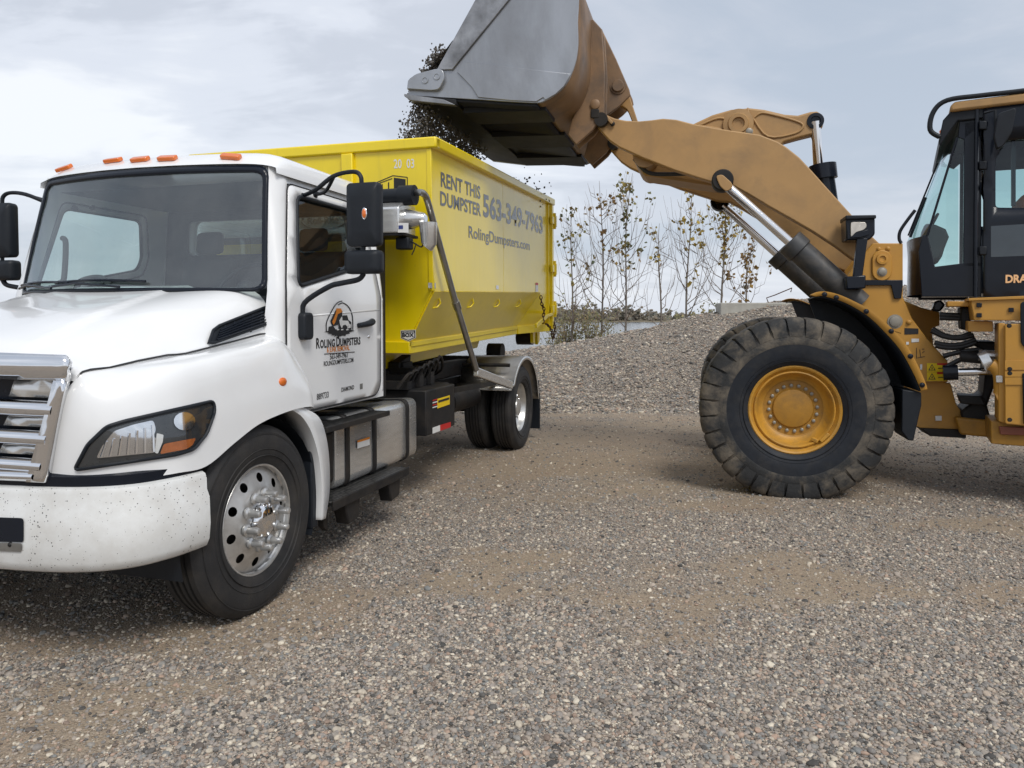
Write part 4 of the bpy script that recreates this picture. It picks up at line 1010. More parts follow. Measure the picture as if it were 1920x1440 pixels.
FACE = panel(disc(.286), [disc(.075)] + [[(.228*math.cos(R(36*k+12)) + .026*math.cos(R(a)), .228*math.sin(R(36*k+12)) + .026*math.sin(R(a))) for a in range(0, 360, 30)] for k in range(10)],
             lambda x, z: (x, fd(math.hypot(x, z)), z), .03)
def wheel(x, y, z, dish, sgn=1, parent=truck):
    wr = empty('wheel', parent=parent, loc=(x, y, z)); wr.scale = (1, sgn, 1)
    TYR.build('tyre', M['rubber'], wr, smooth=30)
    if dish:                                                # rear: deep outer rim
        MB().lathe([(.300, .030), (.304, .036), (.296, .042), (.282, .055), (.276, .10), (.262, .13), (.235, .15), (.20, .155), (.16, .15), (.15, .13), (.12, .12), (.10, .06), (.03, .055), (.0005, .055)], 48).build('rim', M['alu'], wr, smooth=40)
        for k in range(10): a = R(36*k); MB().lathe([(.020, 0), (.018, -.035), (.013, -.045), (.0005, -.045)], 10, (.142*math.cos(a), .13, .142*math.sin(a))).build('lug_nut', M['chrome'], wr)
    else:
        rm = MB().lathe([(.286, .052), (.294, .042), (.301, .034), (.304, .028), (.300, .022), (.292, .024), (.288, .04)], 64); rm.v += []; b0 = len(rm.v); rm.add(FACE.v, FACE.f)
        rm.build('rim', M['alu'], wr, smooth=50, solid=0)
        MB().lathe([(.28, .09), (.20, .10), (.08, .10)], 40).build('rim_back', M['frame'], wr)
        for k in range(10):
            a = R(36*k + 8); c_ = (.1425*math.cos(a), .004, .1425*math.sin(a))
            MB().lathe([(.032, 0), (.031, -.010), (.020, -.018), (.0185, -.070), (.016, -.080), (.010, -.083), (.0005, -.083)], 14, c_).build('lug_nut', M['alu'], wr, smooth=40)
        MB().lathe([(.10, .006), (.098, -.012), (.088, -.03), (.08, -.036), (.055, -.044), (.03, -.048), (.0005, -.049)], 28).build('hub_cap', M['chrome'], wr, smooth=30)
    return wr
wheel(0, 0, .505, False); wheel(0, 2*CW, .505, False, -1)
for y_, sg in ((0, 1), (2*CW, -1)): wheel(5.293, y_, .51, True, sg)
for y_, sg in ((.33, 1), (2*CW - .33, -1)):
    wr = empty('wheel', parent=truck, loc=(5.293, y_, .51)); wr.scale = (1, sg, 1); TYR.build('tyre', M['rubber'], wr, smooth=30); MB().lathe([(.30, .04), (.27, .07), (.05, .08)], 32).build('rim', M['frame'], wr)
# axles and chassis
MB().tube([(5.293, .3, .51), (5.293, 2.04, .51)], .08, 12).ball((5.293, CW, .51), .22, 14, 10).build('rear_axle', M['frame'], truck)
MB().beam((0, .3, .46), (0, 2.04, .46), .12, .1).build('front_axle', M['frame'], truck)
for c in (.43, -.43): MB().box((-.85, yc(c)-.04, .62), (6.6, yc(c)+.04, .90)).build('chassis_rail', M['frame'], truck, bevel=.008)
eng = MB().box((-.8, yc(.40), .45), (.9, yc(-.40), 1.25)); eng.build('engine', M['frame'], truck, bevel=.04)
MB().box((1.0, yc(.38), .40), (2.2, yc(-.38), .85)).build('gearbox', M['frame'], truck, bevel=.05)
for x_ in (2.9, 3.8, 4.6, 6.3): MB().box((x_, yc(.40), .64), (x_+.12, yc(-.40), .86)).build('cross_member', M['frame'], truck)

# ---- fuel tank with steps
tank = empty('fuel_tank', parent=truck)
tp_ = rrect(.0, .0, 1, 1, .001, 1)
prof = [(y, z) for y, z in rpoly([(.12, .43), (.66, .43), (.66, .90), (.12, .93)], .075, 5)]
n_ = len(prof); tb_ = MB(); xs_ = [1.00, 1.02, 2.34, 2.36]; rings = []
for x_, k_ in zip(xs_, (.965, 1, 1, .965)): rings.append([(x_, .39 + (y-.39)*k_, .67 + (z-.67)*k_) for y, z in prof])
for i in range(3): tb_.add(rings[i] + rings[i+1], [(k, (k+1) % n_, n_+(k+1) % n_, n_+k) for k in range(n_)])
tb_.add(rings[0], [tuple(range(n_))]); tb_.add(rings[-1], [tuple(range(n_))]); tb_.build('tank_shell', M['steel'], tank, smooth=40)
for x_ in (1.12, 1.53, 2.12):
    st_ = MB(); a_ = [(x_, .39 + (y-.39)*1.018, .67 + (z-.67)*1.018) for y, z in prof]; b_ = [(x_+.055, q[1], q[2]) for q in a_]
    st_.add(a_ + b_, [(k, (k+1) % n_, n_+(k+1) % n_, n_+k) for k in range(n_)]); st_.build('strap', M['frame'], tank, smooth=40, solid=.006, offset=1)
def tread_plate(name='tread'):
    m, n, b = new_mat('black_tread_plate'); b.inputs['Base Color'].default_value = (.03, .03, .03, 1); b.inputs['Roughness'].default_value = .4; b.inputs['Metallic'].default_value = .4
    tcn = n.n('ShaderNodeTexCoord'); vo = n.n('ShaderNodeTexVoronoi'); vo.inputs['Scale'].default_value = 26; vo.inputs['Randomness'].default_value = .3; n.L(tcn.outputs['Object'], vo.inputs['Vector'])
    k = n.ramp(vo.outputs['Distance'], [(.30, 1.), (.42, 0.)]); bp = n.n('ShaderNodeBump'); bp.inputs['Strength'].default_value = .8; bp.inputs['Distance'].default_value = .006; n.L(k, bp.inputs['Height']); n.L(bp.outputs[0], b.inputs['Normal'])
    n.L(n.mix(k, (.022, .022, .022), (.09, .088, .082)), b.inputs['Base Color']); return m
M['tread'] = tread_plate()
MB().box((.66, -.01, .895), (1.56, .30, .915)).build('upper_step', M['tread'], tank, bevel=.006)
MB().box((.66, -.014, .880), (1.56, .004, .918)).build('step_edge', M['frame'], tank, bevel=.004)
MB().box((.72, -.02, .395), (1.88, .24, .43)).build('lower_step', M['tread'], tank, bevel=.006)
MB().box((.72, -.024, .372), (1.88, -.006, .434)).build('step_edge', M['frame'], tank, bevel=.004)
for x_ in (.80,): MB().prism([(x_, .93), (x_+.05, .93), (x_+.05, .20), (x_, .24)], .10, .14).build('step_bracket', M['frame'], tank)
for x_ in (.90, 1.55): MB().prism([(x_, .39), (x_+.22, .39), (x_+.2, .24), (x_+.06, .22)], .0, .1).build('step_support', M['frame'], tank, bevel=.01)
for px_q, nm, mt in (([(670, 826), (693, 819), (693, 834), (670, 841)], 'decal', 'white_dec'), ([(670, 826), (693, 819), (693, 823), (670, 830)], 'decal', 'orange')):
    q = [TR.Y(u, v, .108 if mt == 'white_dec' else .106) for u, v in px_q]; MB().prism([(p_[0], p_[2]) for p_ in q], q[0][1]-.001, q[0][1]).build(nm, M[mt], tank)
MB().box((.66, .12, .50), (.98, .50, .84)).build('battery_box', M['frame'], tank, bevel=.02)

# ---- black tool box with decals, valves
bxc = empty('tool_box', parent=truck)
b0 = TR.Y(803, 740, .08); b1 = TR.Y(855, 797, .08)
MB().box((b0[0] - .02, .09, .575), (b1[0], .60, .975)).build('box_body', M['frame'], bxc, bevel=.012)
def flat(px, yy, mat, nm, par, th=.0015):
    q = [TR.Y(u, v, yy) for u, v in px]; return MB().prism([(p_[0], p_[2]) for p_ in q], yy - th, yy).build(nm, mat, par, smooth=0)
flat([(820, 748), (843, 741), (843, 758), (820, 766)], .088, M['yel_dec'], 'decal', bxc)
for k in range(4): flat([(811, 750 + 4.4*k), (820, 747.5 + 4.4*k), (820, 749.5 + 4.4*k), (811, 752 + 4.4*k)], .0875, M['red_dec'] if k % 2 == 0 else M['white_dec'], 'decal', bxc)
flat([(822, 751), (842, 745), (842, 749), (822, 755)], .085, M['ink'], 'decal', bxc)
flat([(811, 802), (825, 797), (825, 808), (811, 813)], .088, M['white_dec'], 'reflector', bxc); flat([(825, 797), (845, 791), (845, 801), (825, 808)], .088, M['red_dec'], 'reflector', bxc)
hy = MB()
for k in range(5): x_ = 2.45 + .13*k; hy.box((x_, .25 + .03*(k % 2), .98), (x_+.09, .55, 1.05 + .05*(k % 3)))
for k in range(7):
    x_ = 2.35 + .12*k; hy.tube([(x_, .30, 1.0), (x_ + .05, .22, 1.12 + .02*k), (x_ + .25, .28, 1.10), (x_ + .4, .5, 1.0)], .014, 6, smooth=4)
hy.build('hydraulic_valves', M['frame'], truck)
MB().box((3.2, .30, .55), (3.62, .7, .95)).build('air_tank_box', M['frame'], truck, bevel=.03)
MB().tube([(3.75, .42, .72), (4.55, .42, .72)], .13, 16).build('air_tank', M['frame'], truck)

# ---- rear fender, bar and mud flap
rf = empty('rear_fender', parent=truck)
M['diamond'] = tread_plate(); dmat = pmat('aluminium_checker_plate', (.33, .32, .30), .34, .9, .12, 5, dirt=DUST, dirt_amt=.5)
n = NT(dmat); bs = dmat.node_tree.nodes['Principled BSDF']; tcn = n.n('ShaderNodeTexCoord'); ck = n.n('ShaderNodeTexChecker'); ck.inputs['Scale'].default_value = 42; n.L(tcn.outputs['Object'], ck.inputs[0]); bp = n.n('ShaderNodeBump'); bp.inputs['Strength'].default_value = .5; bp.inputs['Distance'].default_value = .004; n.L(ck.outputs['Fac'], bp.inputs['Height']); n.L(bp.outputs[0], bs.inputs['Normal'])
fa = [(4.60, .80), (4.64, .83)] + [(5.293 + .635*math.cos(R(a)), .505 + .635*math.sin(R(a))) for a in range(148, -4, -8)]
def fsh(y0, y1, r=0): return [[(x, y, z) for x, z in fa] for y in (y0, y1)]
MB().grid(fsh(-.035, .64)).build('fender_skin', dmat, rf, smooth=40, solid=.006)
MB().grid([[(x + (5.293-x)*.055*0, -.038, z) for x, z in fa], [(lerp(x, 5.293, .07), -.040, lerp(z, .505, .07)) for x, z in fa]]).build('fender_edge', M['steel'], rf, smooth=40, solid=.006)
MB().box((4.60, -.04, .775), (4.66, .64, .80)).build('fender_lip', M['steel'], rf, bevel=.004)
MB().tube([(4.78, .02, 1.055), (4.78, .60, 1.055)], .022, 10).build('fender_rod', M['frame'], rf)
mf = MB().box((6.02, -.02, .14), (6.05, .60, .62)); mf.box((5.98, .0, .62), (6.08, .62, .78)); both(mf, 'mud_flap', M['black'], truck, bevel=.006)
MB().box((6.09, .03, .64), (6.13, .12, .70)).build('tail_lamp', M['red'], truck, bevel=.006)
MB().beam((3.30, .16, .90), (4.62, .16, .86), .05, .05).build('side_rail', M['frame'], truck)

# ---- hooklift frame under the container
hk = empty('hooklift', parent=truck)
for c in (.45, -.45): MB().prism([(2.15, .92), (6.35, .94), (6.35, 1.10), (2.15, 1.10)], yc(c)-.07, yc(c)+.07).build('subframe_rail', M['frame'], hk, bevel=.008)
MB().prism([(2.0, .95), (2.25, .95), (2.25, 2.2), (2.0, 2.2)], yc(.14), yc(-.14)).build('jib_mast', M['frame'], hk, bevel=.02)
MB().tube([(2.10, CW, 2.2), (2.2, CW, 2.32), (2.34, CW, 2.30), (2.38, CW, 2.2)], .05, 10, smooth=4).build('hook', M['frame'], hk)
for y_ in (.62, 1.72): MB().tube([(6.12, y_ - .1, 1.15), (6.12, y_ + .1, 1.15)], .11, 20).build('rear_roller', M['frame'], hk)
for x_ in (2.75, 3.9, 5.2): MB().box((x_, yc(.55), 1.02), (x_+.14, yc(-.55), 1.13)).build('hold_down', M['frame'], hk, bevel=.01)
for y_ in (.50, 1.84): MB().box((2.75, y_-.08, 1.12), (2.95, y_+.08, 1.20)).prism([(2.72, 1.20), (2.98, 1.26), (2.95, 1.12), (2.72, 1.12)], y_-.05, y_+.05).build('guide_bracket', M['frame'], hk, bevel=.01)

# ---- tarp gantry and arms
tg = empty('tarp_system', parent=truck)
TS_ = 2.08
ra, rb = TR.X(772, 366, TS_), None
MB().tube([(TS_, ra[1], ra[2]), (TS_, 2*CW - ra[1], ra[2])], .062, 16).build('tarp_roll', M['black'], tg, smooth=50)
MB().tube([(TS_, ra[1] - .03, ra[2]), (TS_, ra[1] + .10, ra[2])], .082, 16).build('roll_collar', M['black'], tg, smooth=50)
g0, g1 = TR.X(778, 382, TS_ + .05), TR.X(778, 440, TS_ + .05)
MB().prism([(TS_ - .13, g1[2]), (TS_ + .20, g1[2]), (TS_ + .20, g0[2]), (TS_ - .05, g0[2]), (TS_ - .13, g0[2] - .05)], g0[1] + .06, 2*CW - g0[1] - .06).build('tarp_housing', M['steel'], tg, bevel=.012)
MB().lathe([(.0005, -.17), (.045, -.17), (.052, -.155), (.06, -.12), (.075, -.08), (.085, -.02), (.09, .06)], 24, (TS_ + .04, g0[1] + .08, (g0[2]+g1[2])/2)).build('gear_motor', M['steel'], tg, smooth=40)
MB().lathe([(.0005, -.182), (.03, -.182), (.04, -.172), (.04, -.15)], 20, (TS_ + .04, g0[1] + .08, (g0[2]+g1[2])/2)).build('motor_cap', M['chrome'], tg)
MB().prism([(TS_ - .12, g1[2] - .02), (TS_ + .18, g1[2] - .02), (TS_ + .18, g1[2] + .0), (TS_ - .12, g1[2])], g0[1] + .03, 2*CW - g0[1]).build('gantry_shelf', M['frame'], tg)
c0 = TR.X(803, 425, TS_); c1 = TR.X(800, 462, TS_)
MB().tube([(TS_, c0[1], c0[2] + .03), (TS_, c0[1] - .005, c1[2] + .02), (TS_, c1[1], c1[2])], [.075, .062, .055], 12).build('motor_cover', M['steel'], tg, smooth=50)
k0, k1 = TR.X(746, 446, TS_), TR.X(771, 468, TS_)
MB().box((TS_ - .05, k1[1], k1[2]), (TS_ + .05, k0[1], k0[2])).build('work_lamp', M['black'], tg, bevel=.012)
MB().tube([TR.X(770, 452, TS_), TR.X(780, 458, TS_-.03), TR.X(790, 463, TS_-.04), TR.X(794, 456, TS_-.05)], .006, 6, smooth=4).tube([TR.X(780, 458, TS_-.03), TR.X(776, 470, TS_-.03), TR.X(772, 478, TS_-.03)], .005, 6).build('wires', M['black'], tg)
fl = [TR.X(u, v, TS_ - .131) for u, v in ((746, 418), (766, 418), (766, 436), (746, 436))]
MB().add([(TS_ - .132, p_[1], p_[2]) for p_ in fl], [(0, 1, 2, 3)]).build('decal', M['white_dec'], tg, smooth=0)
MB().add([(TS_ - .133, fl[0][1] - .006, fl[0][2] - .02), (TS_ - .133, fl[0][1] - .045, fl[0][2] - .02), (TS_ - .133, fl[0][1] - .045, fl[0][2] - .05), (TS_ - .133, fl[0][1] - .006, fl[0][2] - .05)], [(0, 1, 2, 3)]).build('decal', pmat('blue_decal', (.03, .05, .2), .5), tg, smooth=0)
oval = [(TS_ - .134, yc(.42) + .21*math.cos(R(a)), (g0[2]+g1[2])/2 + .075*math.sin(R(a))) for a in range(0, 360, 15)]
MB().tube(oval + oval[:1], .006, 5).build('emblem', M['greyink'], tg)
text('Roll-Rite', .085, M['greyink'], tg, lambda x, y: (TS_ - .134, yc(.42) + .16 - x, (g0[2]+g1[2])/2 - .03 + y), .002, .95)
for y_ in (.35, 2*CW - .35): MB().prism([(1.98, .95), (2.14, .95), (2.14, g1[2]), (1.98, g1[2])], y_ - .05, y_ + .05).build('gantry_post', M['frame'], tg, bevel=.008)
ar = [TR.Y(u, v, .02) for u, v in ((778, 362),)] + [TR.Y(u, v, -.06) for u, v in ((790, 361), (798, 368), (803, 382))] + [TR.Y(u, v, -.10) for u, v in ((850, 553), (893, 693))]
arm1 = MB().tube(catmull([Vector(p_) for p_ in ar[:4]], 4) + [Vector(ar[4]), Vector(ar[5])], .028, 10)
arm1.build('tarp_arm', M['galv'], tg, smooth=50); arm1.mirror(CW).build('tarp_arm', M['galv'], tg, smooth=50)
j_ = TR.Y(856, 571, -.10); MB().tube([Vector(j_) + Vector((-.03, 0, .03)), Vector(j_) + Vector((.03, 0, -.035))], .036, 10).build('arm_joint', M['galv'], tg)
e0, e1 = Vector(TR.Y(892, 697, -.10)), Vector(TR.Y(958, 722, -.085))
al = MB().beam(e0, e1, .05, .085); al.build('arm_pivot_bar', M['steel'], tg, bevel=.008); al.mirror(CW).build('arm_pivot_bar', M['steel'], tg, bevel=.008)

# ================================================================ DUMPSTER  (own tilt of 1.7 degrees on the hooklift frame)
DS, DZ, DT = 2.45, 1.30, R(1.7)
dump = bpy.data.objects.new('dumpster', None); COL.objects.link(dump); dump.empty_display_size = .2
_o = TR.wld((DS, 0, DZ)); dump.matrix_world = Matrix.Translation(_o) @ Matrix.Rotation(TR.ang, 4, 'Z') @ Matrix.Rotation(-DT, 4, 'Y')
tag(dump, 'bright yellow roll-off dumpster with grey lettering on the truck bed', 'dumpster')
def dpx(u, v, y):
    """survey point on the dumpster's upright plane y"""
    s, _, z = TR.Y(u, v, y); a, b = s - DS, z - DZ; return (a*math.cos(DT) + b*math.sin(DT), y, -a*math.sin(DT) + b*math.cos(DT))
def dpf(u, v, x=0):
    y, z = TR.X(u, v, DS + x)[1:]; return (x, y, z - DZ)
def dumpster_paint():
    m, n, b = new_mat('dumpster_gloss_yellow'); tcn = n.n('ShaderNodeTexCoord'); v = tcn.outputs['Object']
    base = rgb((238, 211, 8)); c = n.ramp(n.noise(v, 1.4, 6, .6), [(.3, tuple(x*.93 for x in base)), (.7, tuple(min(1, x*1.05) for x in base))])
    mp = n.n('ShaderNodeMapping'); mp.inputs['Scale'].default_value = (7, 7, .55); n.L(v, mp.inputs[0])
    st = n.ramp(n.noise(mp.outputs[0], 2.2, 8, .7, .3), [(.55, 0.), (.78, 1.)]); c = n.mix(n.math('MULTIPLY', st, .22), c, rgb((150, 132, 60)))
    sc_ = n.ramp(n.noise(v, 16, 9, .75, .5), [(.66, 0.), (.72, 1.)]); c = n.mix(n.math('MULTIPLY', sc_, .35), c, rgb((120, 106, 60)))
    rs = n.math('MULTIPLY', n.ramp(n.noise(v, 7, 10, .8, .8), [(.62, 0.), (.68, 1.)]), n.ramp(n.noise(v, .9, 3, .5), [(.5, 0.), (.62, 1.)])); c = n.mix(n.math('MULTIPLY', rs, .7), c, rgb((112, 74, 40)))
    n.L(c, b.inputs['Base Color']); b.inputs['Roughness'].default_value = .34
    b.inputs['Coat Weight'].default_value = .8; b.inputs['Coat IOR'].default_value = 1.48
    n.L(n.ramp(n.noise(v, 5, 6, .7), [(.3, .10), (.7, .24)]), b.inputs['Coat Roughness'])
    bp = n.n('ShaderNodeBump'); bp.inputs['Strength'].default_value = .22; bp.inputs['Distance'].default_value = .03; n.L(n.noise(v, 1.9, 3, .5), bp.inputs['Height']); n.L(bp.outputs[0], b.inputs['Normal']); n.L(bp.outputs[0], b.inputs['Coat Normal'])
    return m
M['dy'] = dumpster_paint()
m, n, b = new_mat('gloss_lettering'); b.inputs['Base Color'].default_value = (.03, .03, .032, 1); b.inputs['Roughness'].default_value = .4; b.inputs['Coat Weight'].default_value = 1; b.inputs['Coat IOR'].default_value = 1.42; b.inputs['Coat Roughness'].default_value = .2
tcn = n.n('ShaderNodeTexCoord'); n.L(n.ramp(n.noise(tcn.outputs['Object'], 9, 7, .7), [(.4, (.025, .025, .027)), (.7, (.10, .10, .10))]), b.inputs['Base Color']); M['dletter'] = m
DL, DW, DH = 4.32, 2.34, 1.815
zm = .535                                                     # crease where the tub starts to slope in
IN = .24
# front wall, side walls, tub, floor, tailgate
fo = [(0.0, .06), (0.0, zm), (0.0, 1.74)]
MB().add([(0, IN, .09), (0, DW-IN, .09), (0, DW, zm), (0, DW, 1.76), (0, 0, 1.76), (0, 0, zm)], [(0, 1, 2, 3, 4, 5)]).build('front_wall', M['dy'], dump, solid=.02, smooth=0)
for far in (0, 1):
    f = lambda mb: mb.mirror(DW/2) if far else mb
    seam = dpx(942, 345, 0)[0]
    f(MB().box((0.012, -.004, zm), (seam - .004, .012, 1.76))).build('side_panel', M['dy'], dump, smooth=0)
    f(MB().box((seam + .004, -.004, zm), (3.62, .012, 1.76))).build('side_panel', M['dy'], dump, smooth=0)
    f(MB().box((3.62, -.002, zm - .02), (4.16, .014, 1.76))).build('side_panel', M['dy'], dump, smooth=0)
    # sloping tub side with end gussets
    f(MB().add([(0, 0, zm), (3.66, 0, zm), (3.30, IN, .09), (0.0, IN, .09)], [(0, 1, 2, 3)])).build('tub_side', M['dy'], dump, solid=.012, smooth=0)
    f(MB().add([(3.66, 0, zm), (4.16, 0, .52), (4.16, .02, .09), (3.30, IN, .09)], [(0, 1, 2), (0, 2, 3)])).build('tub_gusset', M['dy'], dump, solid=.012, smooth=0)
    # top rail, posts
    f(MB().prism([(0, 0), (0, 1), (1, 1), (1, 0)], 0, 0) if False else MB().box((-.03, -.065, 1.735), (4.30, .05, 1.825))).build('top_rail', M['dy'], dump, bevel=.014)
    f(MB().box((4.06, -.025, .10), (4.115, .06, 1.733))).build('rear_post', M['dy'], dump, bevel=.006)
    f(MB().box((4.16, -.055, .02), (4.25, .08, 1.733))).build('rear_post', M['dy'], dump, bevel=.006)
    f(MB().box((4.125, -.030, zm), (4.155, .0, 1.733))).build('stiffener', M['dy'], dump, bevel=.004)
    # bottom rail: flange and web
    f(MB().box((-.04, IN - .03, .055), (3.34, IN + .10, .10))).build('bottom_rail', M['dy'], dump, bevel=.004)
    f(MB().box((-.035, IN - .02, -.005), (3.34, IN + .0, .054))).build('bottom_rail', M['dy'], dump, bevel=.004)
    f(MB().add([(3.34, IN - .03, .10), (4.20, -.03, .10), (4.20, .10, .10), (3.34, IN + .10, .10), (3.34, IN - .03, -.005), (4.20, -.03, -.005), (4.20, .10, -.005), (3.34, IN + .10, -.005)], [(0, 1, 2, 3), (4, 7, 6, 5), (0, 4, 5, 1), (1, 5, 6, 2), (2, 6, 7, 3), (3, 7, 4, 0)])).build('bottom_rail', M['dy'], dump, bevel=.004)
    # long sills that ride on the truck
    f(MB().prism([(.0, -.005), (2.95, -.005), (2.80, -.15), (.0, -.17)], .58, .66)).build('sill', M['dy'], dump, bevel=.006)
    # tie hooks
    for u, v in ((820, 569), (884, 569), (934, 569), (975, 569)):
        x, _, z = dpx(u, v, .04); yy = lambda z_: (zm - z_)/(zm - .09)*IN
        hp = [(x - .045, yy(z - .04) - .008, z - .040), (x + .012, yy(z - .04) - .035, z - .034), (x + .022, yy(z + .01) - .035, z + .005), (x - .002, yy(z + .05) - .008, z + .050)]
        f(MB().tube(hp, .009, 6)).build('tie_hook', M['dy'], dump, smooth=80)
    # hinges on the rear post
    for z in (.30, .86, 1.52):
        hg = MB().box((4.10, -.075, z - .05), (4.30, -.04, z + .05)).box((4.24, -.09, z - .08), (4.30, -.02, z + .07)).tube([(4.27, -.065, z - .11), (4.27, -.065, z + .11)], .02, 8)
        f(hg).build('hinge', M['dy'], dump, bevel=.004)
    # wheel at the rear foot
    if far == 0:
        pass
    f(MB().tube([(4.04, .20, -.09), (4.04, .42, -.09)], .10, 18)).build('ground_roller', M['frame'], dump, smooth=40)
    f(MB().prism([(3.86, -.005), (4.24, -.005), (4.22, -.15), (4.12, -.19), (4.10, -.02), (3.98, -.02), (3.96, -.17), (3.88, -.15)], .15, .19)).build('roller_bracket', M['dy'], dump)
MB().box((-.05, -.065, 1.73), (.05, DW + .065, 1.822)).build('front_top_rail', M['dy'], dump, bevel=.014)
MB().box((-.045, IN - .03, .0), (.0, DW - IN + .03, .10)).build('front_bottom_rail', M['dy'], dump, bevel=.004)
p_ = dpf(661, 300); 
for y_ in (p_[1], DW - p_[1]): MB().box((-.06, y_ - .055, .12), (-.005, y_ + .055, 1.728)).build('front_rib', M['dy'], dump, bevel=.01)
MB().box((-.03, -.012, zm), (.008, .03, 1.728)).build('corner_post', M['dy'], dump, bevel=.004)
MB().box((0.02, IN, .06), (4.15, DW - IN, .085)).build('floor', M['dy'], dump)
MB().box((4.17, .03, .08), (4.22, DW - .03, 1.72)).build('tailgate', M['dy'], dump, bevel=.01)
for z in (.45, .9, 1.35): MB().box((4.221, .08, z - .05), (4.27, DW - .08, z + .05)).build('tailgate_rib', M['dy'], dump, bevel=.008)
# latch lever and rusty chain
la = [dpx(u, v, -.05) for u, v in ((1005, 611), (1026, 592), (1042, 586))]
MB().beam(la[0], la[1], .025, .055).beam(la[1], la[2], .03, .04).build('latch_lever', M['dy'], dump, bevel=.004)
def chain(pts, name):
    P_ = catmull([Vector(p) for p in pts], 6); mb = MB()
    L = [0]
    for i in range(1, len(P_)): L.append(L[-1] + (P_[i] - P_[i-1]).length)
    nlk = int(L[-1]/.042)
    for k in range(nlk):
        d = (k + .5)*L[-1]/nlk; i = max(j for j in range(len(L)) if L[j] <= d); i = min(i, len(P_)-2)
        c = P_[i].lerp(P_[i+1], (d - L[i])/max(1e-6, L[i+1]-L[i])); t = (P_[i+1] - P_[i]).normalized()
        a = t.cross(Vector((0, 1, 0.01))).normalized(); b = t.cross(a)
        n_ = a if k % 2 else b; ring = [c + t*.030*math.cos(q) + n_*.017*math.sin(q) for q in np.linspace(0, 2*math.pi, 11)]
        mb.tube(ring, .0065, 5)
    mb.build(name, M['rust'], dump, smooth=80)
chain([dpx(1014, 555, -.03), dpx(1016, 570, -.05), dpx(1020, 580, -.06), dpx(1019, 592, -.06), dpx(1018, 606, -.06)], 'chain')
chain([dpx(1024, 607, -.07), dpx(1031, 614, -.09), dpx(1035, 625, -.10), dpx(1037, 634, -.10), dpx(1040, 622, -.10), dpx(1039, 604, -.10)], 'chain')
# lettering on the side: each line starts and ends where the photograph shows it
def line(body, a, b, cap, bold, name='lettering'):
    p, q = dpx(*a, -.007), dpx(*b, -.007); h = dpx(*cap, -.007)
    hgt = abs(h[2] - p[2]); cu = text(body, 1.0, M['dletter'], dump, lambda x, y: (x, 0, y), bold)
    xs = [v.co.x for v in cu.data.vertices]; x0, x1 = min(xs), max(xs); sx = (q[0] - p[0])/(x1 - x0); H_ = .73
    for v in cu.data.vertices:
        x, z = v.co.x, v.co.z; t = (x - x0)/(x1 - x0); v.co = (p[0] + (x - x0)*sx, -.0065, p[2] + (q[2] - p[2])*t + z*hgt/H_)
    return cu
line('RENT THIS', (827, 349), (901, 373), (827, 321), .022)
line('DUMPSTER', (826, 384), (902, 405), (826, 357), .022)
line('563-349-7963', (906, 404), (1018, 438), (906, 362), .030)
line('RolingDumpsters.com', (879, 445), (993.5, 469), (879, 422), .014)
for a, b, c_ in (((803, 530), (817, 530), (803, 540)), ((930, 535), (935, 535), (930, 542))):
    p, q, r_ = dpx(*a, -.007), dpx(*b, -.007), dpx(*c_, -.007); MB().box((p[0], -.0075, r_[2]), (q[0], -.006, p[2])).build('reflector', M['steel'], dump)
p, q = dpx(1004, 530, -.007), dpx(1009, 547, -.007); MB().box((p[0], -.0075, q[2]), (q[0], -.006, p[2])).build('decal', M['white_dec'], dump); MB().box((p[0], -.0085, p[2] - .03), (q[0], -.0076, p[2])).build('decal', M['red_dec'], dump)
# front wall: number, emblem, maker's plate
def fdec(px, mat, off, name='emblem'):
    P_ = [dpf(u, v, 0) for u, v in px]; MB().prism_dir([(-.021 - off, p_[1], p_[2]) for p_ in P_], (-.001, 0, 0)).build(name, mat, dump, smooth=0)
def ftext(body, a, b, hgt, mat, bold):
    p, q = dpf(*a), dpf(*b); cu = text(body, 1.0, mat, dump, lambda x, y: (x, 0, y), bold); xs = [v.co.x for v in cu.data.vertices]; x0, x1 = min(xs), max(xs)
    for v in cu.data.vertices: t = (v.co.x - x0)/(x1 - x0); v.co = (-.0225, lerp(p[1], q[1], t), lerp(p[2], q[2], t) + v.co.z*hgt/.73)
ftext('20  03', (745, 318), (783, 317), .078, M['white_dec'], .012)
Q = lambda L: [(690 + x/9.6, 330 + y/9.6) for x, y in L]
fdec(Q([(525, 50), (735, 80), (735, 260), (525, 250)]), M['ink'], .001)
for seg in ([(140, 170), (510, 15), (765, 45), (765, 260)], [(165, 185), (500, 65)]):
    seg = Q(seg)
    for i in range(len(seg)-1):
        (x0, y0), (x1, y1) = seg[i], seg[i+1]; L_ = math.hypot(x1-x0, y1-y0); nx2, ny2 = -(y1-y0)/L_*.75, (x1-x0)/L_*.75
        fdec([(x0+nx2, y0+ny2), (x1+nx2, y1+ny2), (x1-nx2, y1-ny2), (x0-nx2, y0-ny2)], M['ink'], .001)
for x_ in (220, 315, 430): fdec(Q([(x_ - 10, 175 if x_ > 300 else 205), (x_ + 10, 165 if x_ > 300 else 200), (x_ + 10, 290), (x_ - 10, 290)]), M['ink'], .001)
for x_ in (430,): fdec(Q([(x_ - 10, 140), (x_ + 10, 130), (x_ + 10, 200), (x_ - 10, 200)]), M['ink'], .0012)
fdec([(754, 619), (782, 618), (782, 633), (768, 640), (754, 634)], M['white_dec'], .001, 'makers_plate'); fdec([(755, 620), (781, 619), (781, 632.5), (768, 638.6), (755, 633.3)], M['ink'], .0022, 'makers_plate'); fdec([(756.5, 624.5), (779.5, 623.8), (779.5, 632), (768, 637), (756.5, 632.5)], M['white_dec'], .0034, 'makers_plate')
ftext('BOX', (757, 631.5), (779, 631), .032, M['ink'], .05)
